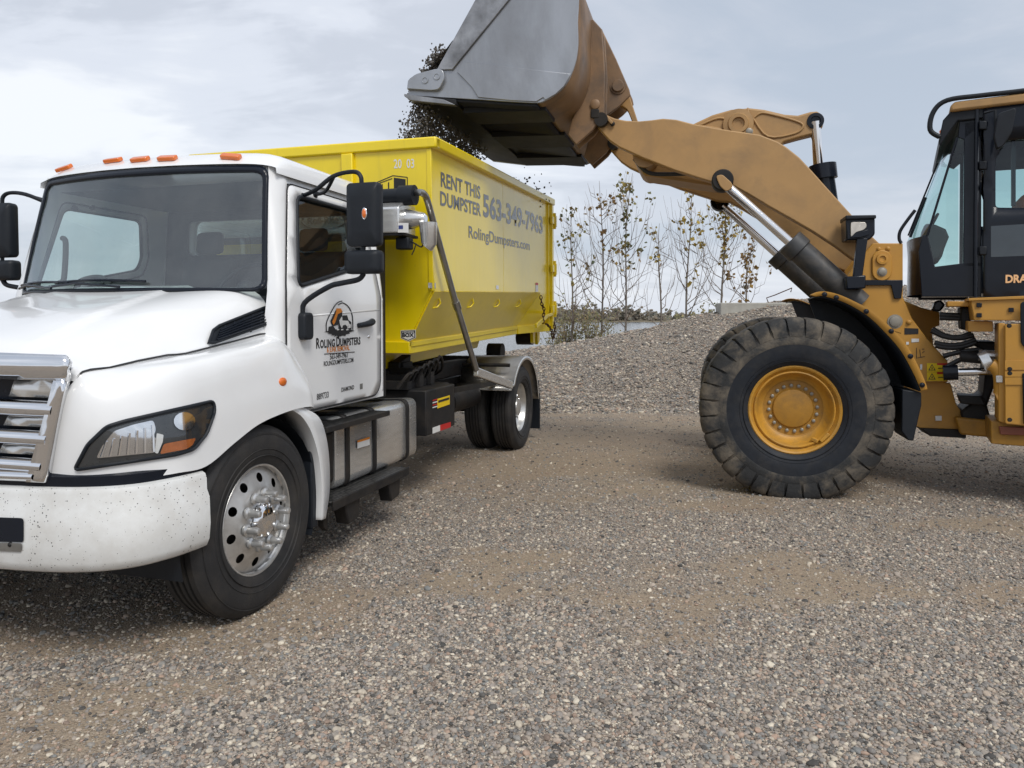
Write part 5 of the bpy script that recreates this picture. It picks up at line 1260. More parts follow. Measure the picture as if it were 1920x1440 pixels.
_b = [o for o in dump.children if o.name.startswith('lettering')][-1]
for v in _b.data.vertices: v.co.x = -.0265
ftext('STRONG', (757, 623.6), (779, 623), .012, M['white_dec'], .03)
_b = [o for o in dump.children if o.name.startswith('lettering')][-1]
for v in _b.data.vertices: v.co.x = -.0255

# ================================================================ WHEEL LOADER  (x rearward from the front axle, y away from the camera, z up)
load = empty('wheel_loader', LO); tag(load, 'yellow wheel loader tipping its raised bucket over the dumpster', 'loader')
LC = 1.42
rear = LR                                                     # the rear frame is steered a few degrees
_dr = LR.ang - LO.ang
def q2(p):
    """point given in the steered rear frame -> loader coordinates (both share the same origin)"""
    return (p[0]*math.cos(_dr) - p[1]*math.sin(_dr), p[0]*math.sin(_dr) + p[1]*math.cos(_dr), p[2])
class MR(MB):
    def build(s, *a, **k): s.v = [q2(p) for p in s.v]; return MB.build(s, *a, **k)
def A(px, y): return [LO.Y(u, v, y) for u, v in px]
def Ar(px, y): return [LR.Y(u, v, y) for u, v in px]
def xz(P_): return [(p[0], p[2]) for p in P_]
def plate(px, y, th, name, mat, parent=load, bevel=.008, mirror=False, rnd=0):
    P_ = xz(A(px, y)); P_ = rpoly(P_, rnd) if rnd else P_
    mb = MB().prism(P_, y, y + th); o = mb.build(name, mat, parent, bevel=bevel)
    if mirror: mb.mirror(LC).build(name, mat, parent, bevel=bevel)
    return o
def rplate(px, y, th, name, mat, parent=load, bevel=.008, mirror=False, rnd=0):
    y += .22
    P_ = xz(Ar(px, y)); P_ = rpoly(P_, rnd) if rnd else P_
    mb = MR().prism(P_, y, y + th); m2 = MR().prism(P_, 2*LC - y - th, 2*LC - y) if mirror else None
    o = mb.build(name, mat, parent, bevel=bevel)
    if m2: m2.build(name, mat, parent, bevel=bevel)
    return o

# ---- wheels
PR = [(.385, .07), (.405, .035), (.45, .012), (.53, .0), (.585, .000)]; PS = [(.585, .000), (.60, -.004), (.66, .006), (.70, .022), (.750, .034), (.798, .08), (.806, .30), (.798, .52), (.750, .566), (.70, .578), (.66, .594), (.60, .604), (.585, .600)]
LT = MB().lathe(PR, 96).lathe([(r_, .60 - y_) for r_, y_ in PR], 96)
for rr in (.44, .47, .555): LT.lathe([(rr - .003, .006 if rr > .5 else .014), (rr, .0 if rr > .5 else .006), (rr + .003, .003 if rr > .5 else .012)], 96)
LG = MB().lathe(PS, 120); NL = 32; rl = random.Random(3)
for side in (0, 1):
    for k in range(NL):
        th0 = 2*math.pi*(k + .5*side)/NL; pitch = 2*math.pi/NL; rows = []; wear = rl.uniform(-.006, .004); ww = rl.uniform(.85, .92)
        sec = [(.655, .002), (.71, .002), (.765, .010), (.805, .030), (.823 + wear, .062), (.829 + wear, .14), (.827 + wear, .22), (.815, .325), (.775, .33)]
        steps = 7
        for j in range(steps + 1):
            t = j/steps; row = []
            for r_, y_ in sec:
                skew = .55*(y_/.33)*pitch*.5; e_ = 1 - (.010 if j in (0, steps) else 0); wv = ww*(1.0 if r_ > .75 else .92)
                row.append((th0 + skew + pitch*wv*(t - .5), r_*(e_ if r_ > .75 else 1), y_))
            rows.append([(r_*math.cos(a), y_ if side == 0 else .60 - y_, r_*math.sin(a)) for a, r_, y_ in row])
        LG.grid(rows); m_ = len(sec)
        for row in (rows[0], rows[-1]):
            LG.add(row + [(p[0]*.945, p[1] + (.03 if side == 0 else -.03), p[2]*.945) for p in row], [(i, i+1, m_+i+1, m_+i) for i in range(m_-1)])
LIP = MB().lathe([(.385, .08), (.400, .064), (.398, .048), (.388, .042), (.372, .050), (.362, .075), (.350, .085), (.343, .070), (.334, .066), (.326, .074), (.318, .10), (.305, .135), (.278, .175), (.262, .185)], 72)
HUB = MB().lathe([(.262, .185), (.250, .192), (.182, .192), (.176, .186), (.170, .172), (.160, .168), (.03, .164), (.0005, .164)], 64)
def lwheel(x, y, sg, wrap=None):
    wr = empty('wheel', parent=load, loc=(x, y, .785)); wr.scale = (1, sg, 1)
    LT.build('tyre', M['lside'], wr, smooth=50); t_ = LG.build('tread', M['ltyre'], wr, smooth=40)
    LIP.build('rim', M['rim_yellow'], wr, smooth=30); HUB.build('hub', M['rim_dark'], wr, smooth=30)
    for k in range(20):
        a = 2*math.pi*(k + .25)/20
        MB().lathe([(.0165, .0), (.0155, -.014), (.011, -.017), (.0005, -.0175)], 10, (.208*math.cos(a), .192, .208*math.sin(a))).build('wheel_bolt', M['bolt'], wr, smooth=40)
    a = R(-52); lk = MB()
    lk.beam((.30*math.cos(a-.12), .10, .30*math.sin(a-.12)), (.345*math.cos(a-.02), .07, .345*math.sin(a-.02)), .05, .03); lk.build('lock_bracket', M['rim_yellow'], wr, bevel=.004)
    lk = MB().beam((.35*math.cos(a+.02), .058, .35*math.sin(a+.02)), (.35*math.cos(a+.30), .058, .35*math.sin(a+.30)), .03, .03, (0, 1, 0)); lk.build('lock_bracket', M['rim_yellow'], wr, bevel=.004)
    return wr
M['bolt'] = pmat('dull_bolt_heads', (.30, .28, .24), .5, .5, .15, 20)
M['rim_yellow'] = pmat('rim_yellow', rgb((194, 142, 50)), .5, 0, .07, 6, dirt=rgb((112, 92, 62)), dirt_amt=.6, dirt_scale=6, bump=.03)
M['rim_dark'] = pmat('hub_yellow', rgb((166, 120, 40)), .55, 0, .08, 8, dirt=rgb((104, 82, 48)), dirt_amt=.6, dirt_scale=7, bump=.03)
lwheel(0, 0, 1); lwheel(0, 2*LC, -1)
for yy, sg in ((.0, 1), (2*LC, -1)):
    wr = lwheel(0, 0, sg); p = q2((3.32, yy, .785)); wr.location = p; wr.rotation_euler = (0, 0, _dr)
MB().tube([(0, .35, .78), (0, 2.5, .78)], .16, 16).ball((0, LC, .78), .36, 18, 12).build('front_axle', M['rim_dark'], load)

# ---- front frame and tower
tower = [(1567, 551), (1587, 520), (1602, 497), (1637, 456), (1693, 456), (1693, 557), (1710, 597), (1737, 633), (1777, 677), (1777, 717), (1660, 717), (1590, 620)]
plate(tower, .74, .045, 'tower_plate', M['cat'], mirror=True)
plate([(1610, 500), (1640, 462), (1690, 462), (1690, 560), (1735, 650), (1640, 660)], 1.02, .04, 'tower_plate', M['cat'], mirror=True)
lower = [(1690, 700), (1783, 719), (1793, 757), (1812, 787), (1812, 806), (1727, 803), (1690, 790)]
plate(lower, .80, .05, 'frame_plate', M['cat'], mirror=True)
plate([(1727, 803), (1812, 806), (1812, 822), (1745, 818)], .78, .30, 'frame_foot', M['frame'])
plate([(1694, 563), (1728, 577), (1762, 585), (1762, 610), (1747, 616), (1752, 660), (1710, 640)], 1.30, .03, 'frame_gusset', M['cat'], mirror=False)
MB().box((.10, .80, .55), (1.12, 2.04, 1.50)).build('front_frame_box', M['rim_dark'], load, bevel=.03)
# black bracket bar under the tower head
plate([(1622, 525), (1693, 525), (1693, 534), (1690, 560), (1677, 560), (1671, 535), (1622, 535)], .715, .02, 'bracket_bar', M['gloss_black'], bevel=.004)
# arm pivot keeper plate with pin and bolt
kp_ = [LO.Y(u, v, .735) for u, v in ((1653, 486), (1653, 510))]
kc = Vector(kp_[0]); kb = Vector(kp_[1])
kr = [(kc.x + .085*math.cos(R(a)), kc.z + .085*math.sin(R(a))) for a in range(0, 181, 20)] + [(kb.x + .085*math.cos(R(a)), kb.z + .085*math.sin(R(a))) for a in range(180, 361, 20)]
MB().prism(kr, .715, .738).build('pivot_keeper', M['cat'], load, bevel=.008)
MB().lathe([(.052, 0), (.05, -.022), (.03, -.024), (.026, -.012), (.0005, -.010)], 20, (kc.x, .715, kc.z)).build('pivot_pin', M['cat'], load, smooth=40)
def bolt(p, r, mat=M['bolt'], h=.018, nm='bolt'):
    MB().lathe([(r*1.25, 0), (r*1.22, -.005), (r*.95, -.006), (r*.9, -h), (r*.6, -h-.004), (.0005, -h-.004)], 14, p).build(nm, mat, load, smooth=40)
bolt((kb.x, .715, kb.z), .036)
for u, v in ((1648, 467), (1665, 466)): bolt(LO.Y(u, v, .738), .018, M['cat'], .01)
bolt(LO.Y(1678, 603, .738), .055); plate([(1668, 594), (1690, 594), (1690, 625), (1668, 618)], .735, .006, 'boss_plate', M['cat'])
bolt(LO.Y(1704, 604, .738), .02, M['cat'])
# decals on the frame
def ldec(px, y, mat, th=.0012, nm='decal', fr=LO):
    P_ = [fr.Y(u, v, y) for u, v in px]; mb = (MB() if fr is LO else MR()).prism(xz(P_), y - th, y); return mb.build(nm, mat, load, smooth=0)
ldec([(1696, 615), (1722, 616), (1722, 626), (1696, 627)], .737, M['ink'])
ldec([(1709, 635), (1723, 635), (1723, 641), (1709, 642)], .737, M['white_dec'])
for k, vv in enumerate((681, 698)):
    ldec([(1738, vv), (1777, vv), (1777, vv + 16), (1738, vv + 16)], .737, M['yel_dec'])
    ldec([(1757, vv), (1777, vv), (1777, vv + 3.4), (1757, vv + 3.4)], .7355, M['red_dec'])
    ldec([(1740.5, vv + 13.5), (1747.5, vv + 1.5), (1754.5, vv + 13.5)], .7355, M['ink']); ldec([(1743, vv + 12), (1747.5, vv + 4), (1752, vv + 12)], .734, M['yel_dec']); ldec([(1746, vv + 10.5), (1747.5, vv + 6.5), (1749.5, vv + 10.5)], .733, M['ink'])
    ldec([(1771, vv + 5), (1775, vv + 5), (1774, vv + 14.5), (1772, vv + 14.5)], .7355, M['ink']); ldec([(1759, vv + 8.6), (1768, vv + 8.6), (1768, vv + 10.2), (1759, vv + 10.2)], .7355, M['ink'])
for px in ([(1718, 652), (1719, 652), (1719, 672), (1718, 672)], [(1718, 671), (1734, 668), (1734, 669), (1718, 672)], [(1724, 655), (1725, 655), (1727, 670), (1726, 670)], [(1729, 654), (1733, 654), (1733, 655.2), (1729, 655.2)], [(1729, 661), (1734, 658), (1734, 659), (1729, 662)]): ldec(px, .737, M['ink'])
ldec([(1725, 683), (1729, 683), (1729, 693), (1725, 693)], .737, M['white_dec']); ldec([(1699, 641), (1704, 641), (1704, 646), (1699, 646)], .737, M['white_dec'])
plate([(1754, 780), (1766, 780), (1766, 789), (1754, 789)], .78, .02, 'frame_lug', M['white_dec'], bevel=.003)

# ---- fender
fo_ = [(1520, 553), (1533, 548), (1550, 547), (1572, 552), (1600, 564), (1633, 582), (1663, 607), (1697, 643), (1720, 683), (1735, 716), (1739, 730)]
fi_ = [(1531, 556), (1541, 555), (1556, 558), (1576, 564), (1596, 573), (1627, 592), (1655, 618), (1687, 654), (1709, 692), (1723, 722), (1727, 733)]
O_ = catmull([Vector(p) for p in A(fo_, .10)], 4); I_ = catmull([Vector(p) for p in A(fi_, .10)], 4)
fm = MB().grid([O_, I_]); fm.grid([O_, [p + Vector((0, .05, .004)) for p in O_]])
for f2 in (0, 1): (fm.mirror(LC) if f2 else fm).build('fender_lip', M['cat'], load, smooth=40, solid=.01)
fs = MB().grid([[p + Vector((0, .012, 0)) for p in I_], [p + Vector((0, .62, .0)) for p in I_]])
for f2 in (0, 1): (fs.mirror(LC) if f2 else fs).build('fender_skin', M['black'], load, smooth=40, solid=.012)
for u, v in ((1546, 552), (1568, 558), (1624, 584), (1671, 621), (1707, 668), (1729, 722)): bolt(LO.Y(u, v, .092), .018, M['gloss_black'], .008)
il = [(p.x, p.z) for p in I_] + [(p[0], p[2]) for p in A([(1700, 760), (1640, 790), (1560, 700), (1530, 600)], .70)]
il_m = MB().prism(il, .695, .715); il_m.build('fender_liner', M['black'], load); il_m.mirror(LC).build('fender_liner', M['black'], load)
fl_ = A([(1692, 730), (1728, 736), (1728, 760), (1713, 827), (1703, 826), (1690, 808)], .14)
mbf = MB().prism(xz(fl_), .14, .60); mbf.build('mud_flap', M['black'], load, bevel=.01); mbf.mirror(LC).build('mud_flap', M['black'], load, bevel=.01)

# ---- lift arms
arm_t = [(1134, 214), (1153, 222), (1174, 226), (1199, 227), (1221, 225), (1243, 222), (1268, 224), (1299, 232), (1361, 243), (1424, 252), (1458, 265), (1474, 275), (1499, 295), (1524, 322), (1549, 350), (1580, 384), (1600, 406), (1636, 444), (1664, 470), (1672, 488)]
arm_b = [(1660, 502), (1640, 502), (1599, 486), (1567, 462), (1524, 434), (1486, 412), (1440, 386), (1400, 362), (1374, 348), (1350, 346), (1330, 340), (1267, 320), (1205, 296), (1161, 276), (1142, 263), (1121, 240), (1122, 226)]
APX = arm_t + arm_b
arm_xz = xz(A(APX, .82)); am_ = MB().prism(arm_xz, .82, .93)
am_.build('lift_arm', M['arm'], load, bevel=.012); am_.mirror(LC).build('lift_arm', M['arm'], load, bevel=.012)
c0 = LO.Y(1210, 290, .93); c1 = LO.Y(1300, 305, .93)
MB().tube([(c0[0], .93, c0[2]), (c0[0], 1.91, c0[2])], .13, 18).build('cross_tube', M['arm'], load, smooth=40)
MB().prism([(c0[0] - .05, c0[2] - .16), (c0[0] + .75, c0[2] - .32), (c0[0] + .75, c0[2] + .05), (c0[0] - .05, c0[2] + .12)], 1.18, 1.66).build('cross_box', M['arm'], load, bevel=.03)
MB().tube([(c0[0] - .12, 1.0, c0[2] - .02), (c0[0] + .02, 1.0, c0[2] - .17), (c0[0] + .25, 1.0, c0[2] - .20), (c0[0] + .6, 1.0, c0[2] - .2)], .022, 8, smooth=5).build('arm_hose', M['hose'], load)
# bucket pin keeper at the arm tip
t0_ = LO.Y(1136, 219, .815); t1_ = LO.Y(1149, 233, .815)
MB().beam((t0_[0], .812, t0_[2]), (t1_[0], .812, t1_[2]), .03, .075, (0, 1, 0)).build('pin_keeper', M['arm'], load, bevel=.006)
bolt((t1_[0], .80, t1_[2]), .02, M['frame'])

# ---- bellcrank, tilt link, tilt cylinder
bc_t = [(1290, 240), (1302, 231), (1336, 215), (1371, 205), (1405, 202), (1433, 205), (1471, 214), (1496, 216), (1520, 209), (1532, 208), (1542, 214), (1546, 226), (1542, 240), (1524, 252), (1496, 259), (1471, 266), (1450, 290), (1400, 318), (1340, 320), (1260, 300), (1215, 285), (1206, 262), (1230, 255)]
bc = MB().prism(xz(A(bc_t, 1.34)), 1.34, 1.50); bc.build('bellcrank', M['arm'], load, bevel=.02)
rib1 = A([(1310, 236), (1345, 222), (1362, 226), (1366, 245), (1340, 240)], 1.335); rib2 = A([(1412, 222), (1424, 213), (1440, 213), (1490, 226), (1506, 236), (1490, 250), (1440, 256)], 1.335)
for rb_ in (rib1, rib2):
    P_ = [Vector((p[0], 1.337, p[2])) for p in rb_]; P_ = catmull(P_ + P_[:1], 4); MB().tube(P_, .013, 6).build('bellcrank_rib', M['arm'], load, smooth=80)
hb_ = LO.Y(1384, 233, 1.34)
MB().lathe([(.16, .0), (.155, -.035), (.11, -.04), (.10, -.055), (.065, -.055), (.06, -.03), (.035, -.03), (.03, .0), (.0005, .0)], 28, (hb_[0], 1.34, hb_[2])).build('bellcrank_pin', M['arm'], load, smooth=40)
MB().prism([(hb_[0] - .16, hb_[2] - .05), (hb_[0] + .10, hb_[2] + .17), (hb_[0] + .20, hb_[2] - .25), (hb_[0] - .1, hb_[2] - .25)], 1.315, 1.345).build('bellcrank_pad', M['arm'], load, bevel=.01)
bolt(LO.Y(1404, 246, 1.315), .035)
tc_ = LO.Y(1529, 227, 1.34); MB().lathe([(.085, .0), (.083, -.015), (.05, -.02), (.045, -.008), (.0005, -.006)], 24, (tc_[0], 1.34, tc_[2])).build('tilt_pin', M['gloss_black'], load, smooth=40)
MB().tube([(tc_[0], 1.36, tc_[2]), LO.Y(1535, 322, 1.42)], .052, 16).build('tilt_rod', M['chrome'], load, smooth=60)
cy0, cy1 = Vector(LO.Y(1542, 309, 1.42)), Vector(LO.Y(1545, 336, 1.42)); cy2 = Vector(LO.Y(1560, 440, 1.42))
MB().tube([cy0, cy1], .135, 20).build('tilt_gland', M['gloss_black'], load, smooth=40)
MB().tube([cy1, cy2], .105, 20).build('tilt_cylinder', M['gloss_black'], load, smooth=40)
lk0, lk1 = Vector(LO.Y(1159, 162, 1.42)), Vector(LO.Y(1212, 272, 1.42))
lkx = MB().prism(rpoly(xz(A([(1150, 150), (1172, 152), (1182, 185), (1196, 228), (1222, 275), (1205, 285), (1186, 230), (1176, 205), (1160, 196)], 1.38)), .03), 1.38, 1.48); lkx.build('tilt_link', M['arm'], load, bevel=.012)

# ---- lift cylinders
for f2 in (0, 1):
    mir = (lambda m_: m_.mirror(LC)) if f2 else (lambda m_: m_)
    Yc = .735
    r0, r1 = Vector(LO.Y(1362, 348, Yc)), Vector(LO.Y(1490, 462, Yc)); d_ = (r1 - r0).normalized()
    b0_, b1_ = Vector(LO.Y(1480, 453, Yc)), Vector(LO.Y(1574, 537, Yc))
    mir(MB().tube([r0, r1], .046, 18)).build('lift_rod', M['chrome'], load, smooth=60)
    mir(MB().tube([b0_, b0_.lerp(b1_, .22)], .135, 22)).build('lift_gland', M['cylinder'] if 'cylinder' in M else M['frame'], load, smooth=40, bevel=.01)
    mir(MB().tube([b0_.lerp(b1_, .22), b1_ + d_*.25], .118, 22)).build('lift_cylinder', M['cylinder'] if 'cylinder' in M else M['frame'], load, smooth=40)
    e0_ = Vector(LO.Y(1355, 337, .66)); mir(MB().lathe([(.105, .16), (.105, .0), (.095, -.012), (.0005, -.012)], 24, (e0_.x, .66, e0_.z))).build('rod_eye', M['frame'], load, smooth=40)
    kp2 = rpoly(xz(A([(1342, 330), (1354, 327), (1372, 343), (1374, 352), (1362, 360), (1350, 350)], .645)), .03); mir(MB().prism(kp2, .632, .648)).build('rod_keeper', M['arm'], load, bevel=.006)

# ---- work lamp on its post
wl_ = empty('work_lamp', parent=load)
Yl = .52
def lpl(px, y0, y1, nm, mat, bev=.006): return MB().prism(xz(A(px, Yl)), y0, y1).build(nm, mat, wl_, bevel=bev)
lpl([(1606, 448), (1626, 447), (1616, 520), (1599, 520)], Yl - .03, Yl + .03, 'post', M['gloss_black'])
lpl([(1585, 519), (1622, 516), (1622, 541), (1586, 543)], Yl - .04, Yl + .20, 'base', M['gloss_black'], .012)
lpl([(1585, 410), (1640, 409), (1640, 440), (1630, 450), (1586, 451)], Yl - .02, Yl + .24, 'housing', M['gloss_black'], .015)
lpl([(1584, 405), (1641, 404), (1641, 411), (1584, 413)], Yl - .05, Yl + .26, 'hood', M['black'], .01)
lens = rpoly([(1594, 417), (1622, 417), (1624, 426), (1618, 432), (1604, 436), (1594, 446)], 4)
lpl(lens, Yl - .034, Yl - .022, 'lens', pmat('lamp_glass', (.62, .58, .52), .25, .3, .2, 12), .004)
lpl([(1592, 447), (1604, 437), (1626, 431), (1628, 441), (1612, 446)], Yl - .045, Yl - .03, 'lens_guard', M['gloss_black'], .004)

# ---- cab (steered with the rear frame)
cab = empty('cab', parent=load)
LCR = 1.63; YN = .87; YF = 2*LCR - YN
cbm = LR.Y(1700, 446, LCR); ctm = LR.Y(1795, 228, LCR); cob = LR.Y(1739, 441, YN); cot = LR.Y(1795, 258, YN); bot = LR.Y(1695, 556, LCR)
zb_ = cob[2]; zt_ = cot[2] + .02
def cfront(y, z):
    k = abs((y - LCR)/(LCR - YN)); t = (z - zb_)/(zt_ - zb_)
    tt = max(0, t); ac = lerp(cbm[0], lerp(cbm[0], ctm[0], (zt_ - cbm[2])/(ctm[2]-cbm[2])), tt); ak = lerp(cob[0], cot[0], tt)
    if t < 0: ac += -.02*t; ak += .03*t*0
    return lerp(ac, ak, k**2.6)
ysm = [YN + (YF - YN)*i/24 for i in range(25)]
MR().grid([[(cfront(y, z), y, z) for y in ysm] for z in np.linspace(zb_, zt_, 10)]).build('windshield', M['loader_glass'], cab, smooth=80)
lowf = MR().grid([[(cfront(y, zb_) + .012*(1 if z < zb_ else 0), y, z) for y in ysm] for z in np.linspace(bot[2], zb_, 5)]); lowf.build('front_panel', M['gloss_black'], cab, smooth=80)
def sgrid(px, nm, mat, y=YN, th=.03, bev=.006, rnd=0):
    P_ = xz(Ar(px, y)); P_ = rpoly(P_, rnd) if rnd else P_
    MR().prism(P_, y, y + th).build(nm, mat, cab, bevel=bev); MR().prism(P_, 2*LCR - y - th, 2*LCR - y).build(nm, mat, cab, bevel=bev)
# side: lower panel, corner glass, pillar, door frame
sgrid([(1740, 441), (1753, 500), (1818, 492), (1840, 492), (1840, 556), (1728, 556), (1722, 470), (1730, 441)], 'side_panel', M['gloss_black'])
sg = xz(Ar([(1739, 441), (1795, 258), (1818, 262), (1818, 492), (1753, 500)], YN + .012))
for y_ in (YN + .012, 2*LCR - YN - .012): MR().add([(p[0], y_, p[1]) for p in sg], [tuple(range(len(sg)))]).build('corner_glass', M['loader_glass'], cab, smooth=0)
MR().tube(Ar([(1739, 441), (1795, 258)], YN), .012, 6).build('glass_seal', M['gloss_black'], cab)
for y_, u_ in ((YN, 1808), (2*LCR - YN - .05, 1822)): MR().prism(xz(Ar([(u_, 230), (1840, 225), (1840, 500), (u_ - 2, 500)], YN)), y_, y_ + .05).build('pillar', M['gloss_black'], cab, bevel=.006)
sgrid([(1796, 258), (1802, 200), (1842, 196), (1842, 232), (1808, 262)], 'upper_panel', M['gloss_black'], th=.04)
DW_ = [(1866, 300), (1880, 270), (1890, 264), (2040, 252), (2040, 392), (1866, 390)]
P_o = xz(Ar([(1843, 198), (2075, 172), (2075, 556), (1843, 556)], YN - .01)); P_h = xz(Ar(DW_, YN - .01))
for y_ in (YN - .01, 2*LCR - YN + .01):
    mb = panel(P_o, [rpoly(P_h, .03)], lambda a, z: (a, y_, z), .12); m2 = MR(); m2.v, m2.f = mb.v, mb.f; m2.build('door', M['gloss_black'], cab, solid=.03, bevel=0)
    MR().add([(p[0], y_ + .01, p[1]) for p in P_h], [tuple(range(len(P_h)))]).build('door_glass', M['loader_glass'], cab, smooth=0)
sgrid([(1847, 411), (2030, 400), (2030, 500), (1847, 508)], 'door_inset', M['gloss_black'], YN - .034, .006, .004, .03)
lg_ = xz(Ar([(1858, 424), (2020, 414), (2020, 476), (1858, 482)], YN - .042)); MR().add([(p[0], YN - .042, p[1]) for p in lg_], [(0, 1, 2, 3)]).build('door_lower_glass', pmat('dark_glass', (.05, .065, .08), .12, 0, .1, 3), cab, smooth=0)
for u_ in (1882,): MR().prism(xz(Ar([(u_ + 14, 262), (u_ + 22, 262), (u_ + 22, 386), (u_ + 14, 386)], 1.0)), .98, 1.02).build('inner_post', M['gloss_black'], cab)
MR().tube(Ar([(1829, 560), (1830, 400), (1832, 205)], YN - .03), .016, 8).build('door_hinge_rail', M['gloss_black'], cab)
for v_ in (235, 310, 470): MR().prism(xz(Ar([(1836, v_ - 8), (1850, v_ - 8), (1850, v_ + 8), (1836, v_ + 8)], YN - .045)), YN - .06, YN - .015).build('hinge', M['black'], cab, bevel=.008)
# mirror seen against the door
mh = Ar([(1862, 258), (1870, 215), (1905, 204), (1896, 250), (1880, 276), (1868, 282)], YN - .22); MR().prism(rpoly(xz(mh), .03), YN - .28, YN - .20).build('mirror', M['black'], cab, bevel=.012)
MR().tube(Ar([(1845, 212), (1866, 207), (1868, 260)], YN - .18), .012, 8).build('mirror_stay', M['black'], cab)
# roof, visor, rail
MR().prism(xz(Ar([(1781, 199), (1790, 190), (2090, 152), (2090, 172), (1782, 209)], YN - .07)), YN - .07, 2*LCR - YN + .07).build('roof', M['arm'], cab, bevel=.02)
MR().prism(xz(Ar([(1782, 209), (2090, 172), (2090, 190), (1806, 226), (1796, 226), (1770, 262), (1762, 275), (1760, 264), (1768, 225)], YN - .03)), YN - .03, 2*LCR - YN + .03).build('visor', M['black'], cab, bevel=.01)
rl = Ar([(1762, 257), (1744, 243), (1750, 210), (1776, 188), (1840, 179), (1920, 170), (2085, 148)], YN - .06)
MR().tube(catmull([Vector(p) for p in rl], 5), .022, 8).build('roof_rail', M['black'], cab, smooth=80); 
MR().prism(xz(Ar([(1761, 246), (1768, 239), (1770, 252), (1764, 256)], YN - .02)), YN - .02, YN + .05).build('roof_lamp', M['amber'], cab)
# front hand rail
hr = Ar([(1690, 456), (1686, 448), (1688, 433), (1702, 412), (1716, 394)], .95); MR().tube(catmull([Vector(p) for p in hr], 4), .015, 8).build('hand_rail', M['black'], cab, smooth=80)
# interior: floor, console, seat, wheel, wiper
MR().box((cbm[0] + .15, YN + .04, bot[2] + .0), (3.0, YF - .04, bot[2] + .06)).build('cab_floor', M['gloss_black'], cab)
MR().prism(xz(Ar([(1726, 441), (1733, 425), (1752, 428), (1770, 436), (1776, 450), (1768, 470), (1762, 490), (1730, 500)], LCR)), LCR - .35, LCR + .35).build('console', M['cabin'], cab, bevel=.03)
sx = Ar([(1900, 500)], LCR)[0][0]
MR().prism([(sx - .1, 2.25), (sx + .5, 2.25), (sx + .55, 2.4), (sx - .1, 2.4)], LCR - .27, LCR + .27).build('seat', M['cabin'], cab, bevel=.04)
MR().prism(xz(Ar([(1900, 380), (1915, 370), (1960, 368), (1960, 470), (1905, 470)], LCR)), LCR - .25, LCR + .25).build('seat_back', pmat('orange_seat', rgb((150, 84, 50)), .8), cab, bevel=.05)
MR().box((2.72, YN + .06, bot[2]), (2.76, YF - .06, 2.5)).build('rear_bulkhead', M['gloss_black'], cab)
wp = [(cfront(LCR - .3, z) - .02, LCR - .3 + .15*(z - zb_), z) for z in np.linspace(zb_ + .05, zb_ + .75, 6)]; MR().tube(wp, .009, 6).build('wiper', M['black'], cab)
wp = [(cfront(LCR - .45, z) - .02, LCR - .45 + .25*(z - zb_), z) for z in np.linspace(zb_ + .02, zb_ + .4, 4)]; MR().tube(wp, .014, 6).build('wiper', M['black'], cab)
sw = Vector(LR.Y(1745, 425, LCR)); MR().tube([sw + Vector((.12*math.cos(a)*.5, .19*math.sin(a), .12*math.cos(a))) for a in np.linspace(0, 6.28, 20)], .014, 6).build('steering_wheel', M['black'], cab, smooth=80)
dg_ = LR.Y(1884.5, 530, YN - .046); text('DRAGON', .095, M['dragon'] if 'dragon' in M else M['orange'], cab, lambda x, y: q2((dg_[0] + x, YN - .046, dg_[2] + y)), .0035, .82)
dg2 = LR.Y(1886, 536.5, YN - .03); text('PRODUCTS', .03, M['orange'], cab, lambda x, y: q2((dg2[0] + x, YN - .028, dg2[2] + y)), .0008, 1.0) if False else None

# ---- rear frame: platform box, ladder panel, tanks, hoses
rplate([(1820, 561), (2060, 552), (2060, 602), (1826, 601)], .24, .45, 'platform_box', M['cat'])
rplate([(1816, 559), (2062, 549), (2062, 556), (1816, 564)], .22, .50, 'platform_edge', M['cat'], bevel=.004)
for u, v in ((1836, 572), (1836, 591), (1896, 581)): rplate([(u - 5, v - 4), (u + 5, v - 4), (u + 5, v + 4), (u - 5, v + 4)], .225, .012, 'latch', M['gloss_black'], bevel=.003)
rplate([(1815, 602), (1862, 602), (1862, 622), (1815, 622)], .34, .35, 'platform_bracket', M['cat'])
rplate([(1776, 565), (1820, 565), (1820, 575), (1776, 575)], .50, .25, 'platform_beam', M['cat'])
rplate([(1884, 608), (2060, 602), (2060, 812), (1884, 795)], .20, .40, 'side_body', M['cat'], rnd=.02)
for v_, h_ in ((676, 18), (697, 10), (708, 14)): rplate([(1884, v_), (2060, v_ - 2), (2060, v_ + h_), (1884, v_ + h_)], .19, .008, 'side_band', M['cat'], bevel=.003)
rplate([(1872, 606), (1885, 606), (1885, 794), (1872, 790)], .24, .30, 'body_edge', M['cat'])
rplate([(1913, 566), (2000, 562), (2000, 660), (1934, 662), (1914, 645)], .185, .012, 'side_recess', M['gloss_black'], rnd=.03)
rplate([(1917, 700), (2000, 700), (2000, 800), (1919, 795)], .18, .014, 'ladder_opening', M['gloss_black'])
for u, v in ((1892, 611), (1893, 692), (1893, 700), (1893, 787)): 
    P_ = q2(LR.Y(u, v, .20)); MB().lathe([(.018, 0), (.016, -.012), (.0005, -.013)], 10, P_).build('bolt', M['frame'], load)
rplate([(1858, 790), (2060, 800), (2060, 848), (1858, 832)], .30, .5, 'rear_frame', M['rim_dark'])
rplate([(1873, 800), (2060, 806), (2060, 822), (1876, 815)], .26, .05, 'step', pmat('red_brown_step', rgb((120, 66, 48)), .6), bevel=.006)
MR().box((2.05, .75, .62), (5.2, 2*LC - .75, 1.75)).build('rear_body', M['rim_dark'], load, bevel=.04)
MR().prism([(2.75, 1.75), (5.3, 1.75), (5.3, 2.3), (4.9, 2.45), (2.75, 2.55)], .75, 2*LC - .75).build('engine_hood', M['cat'], load, bevel=.06)
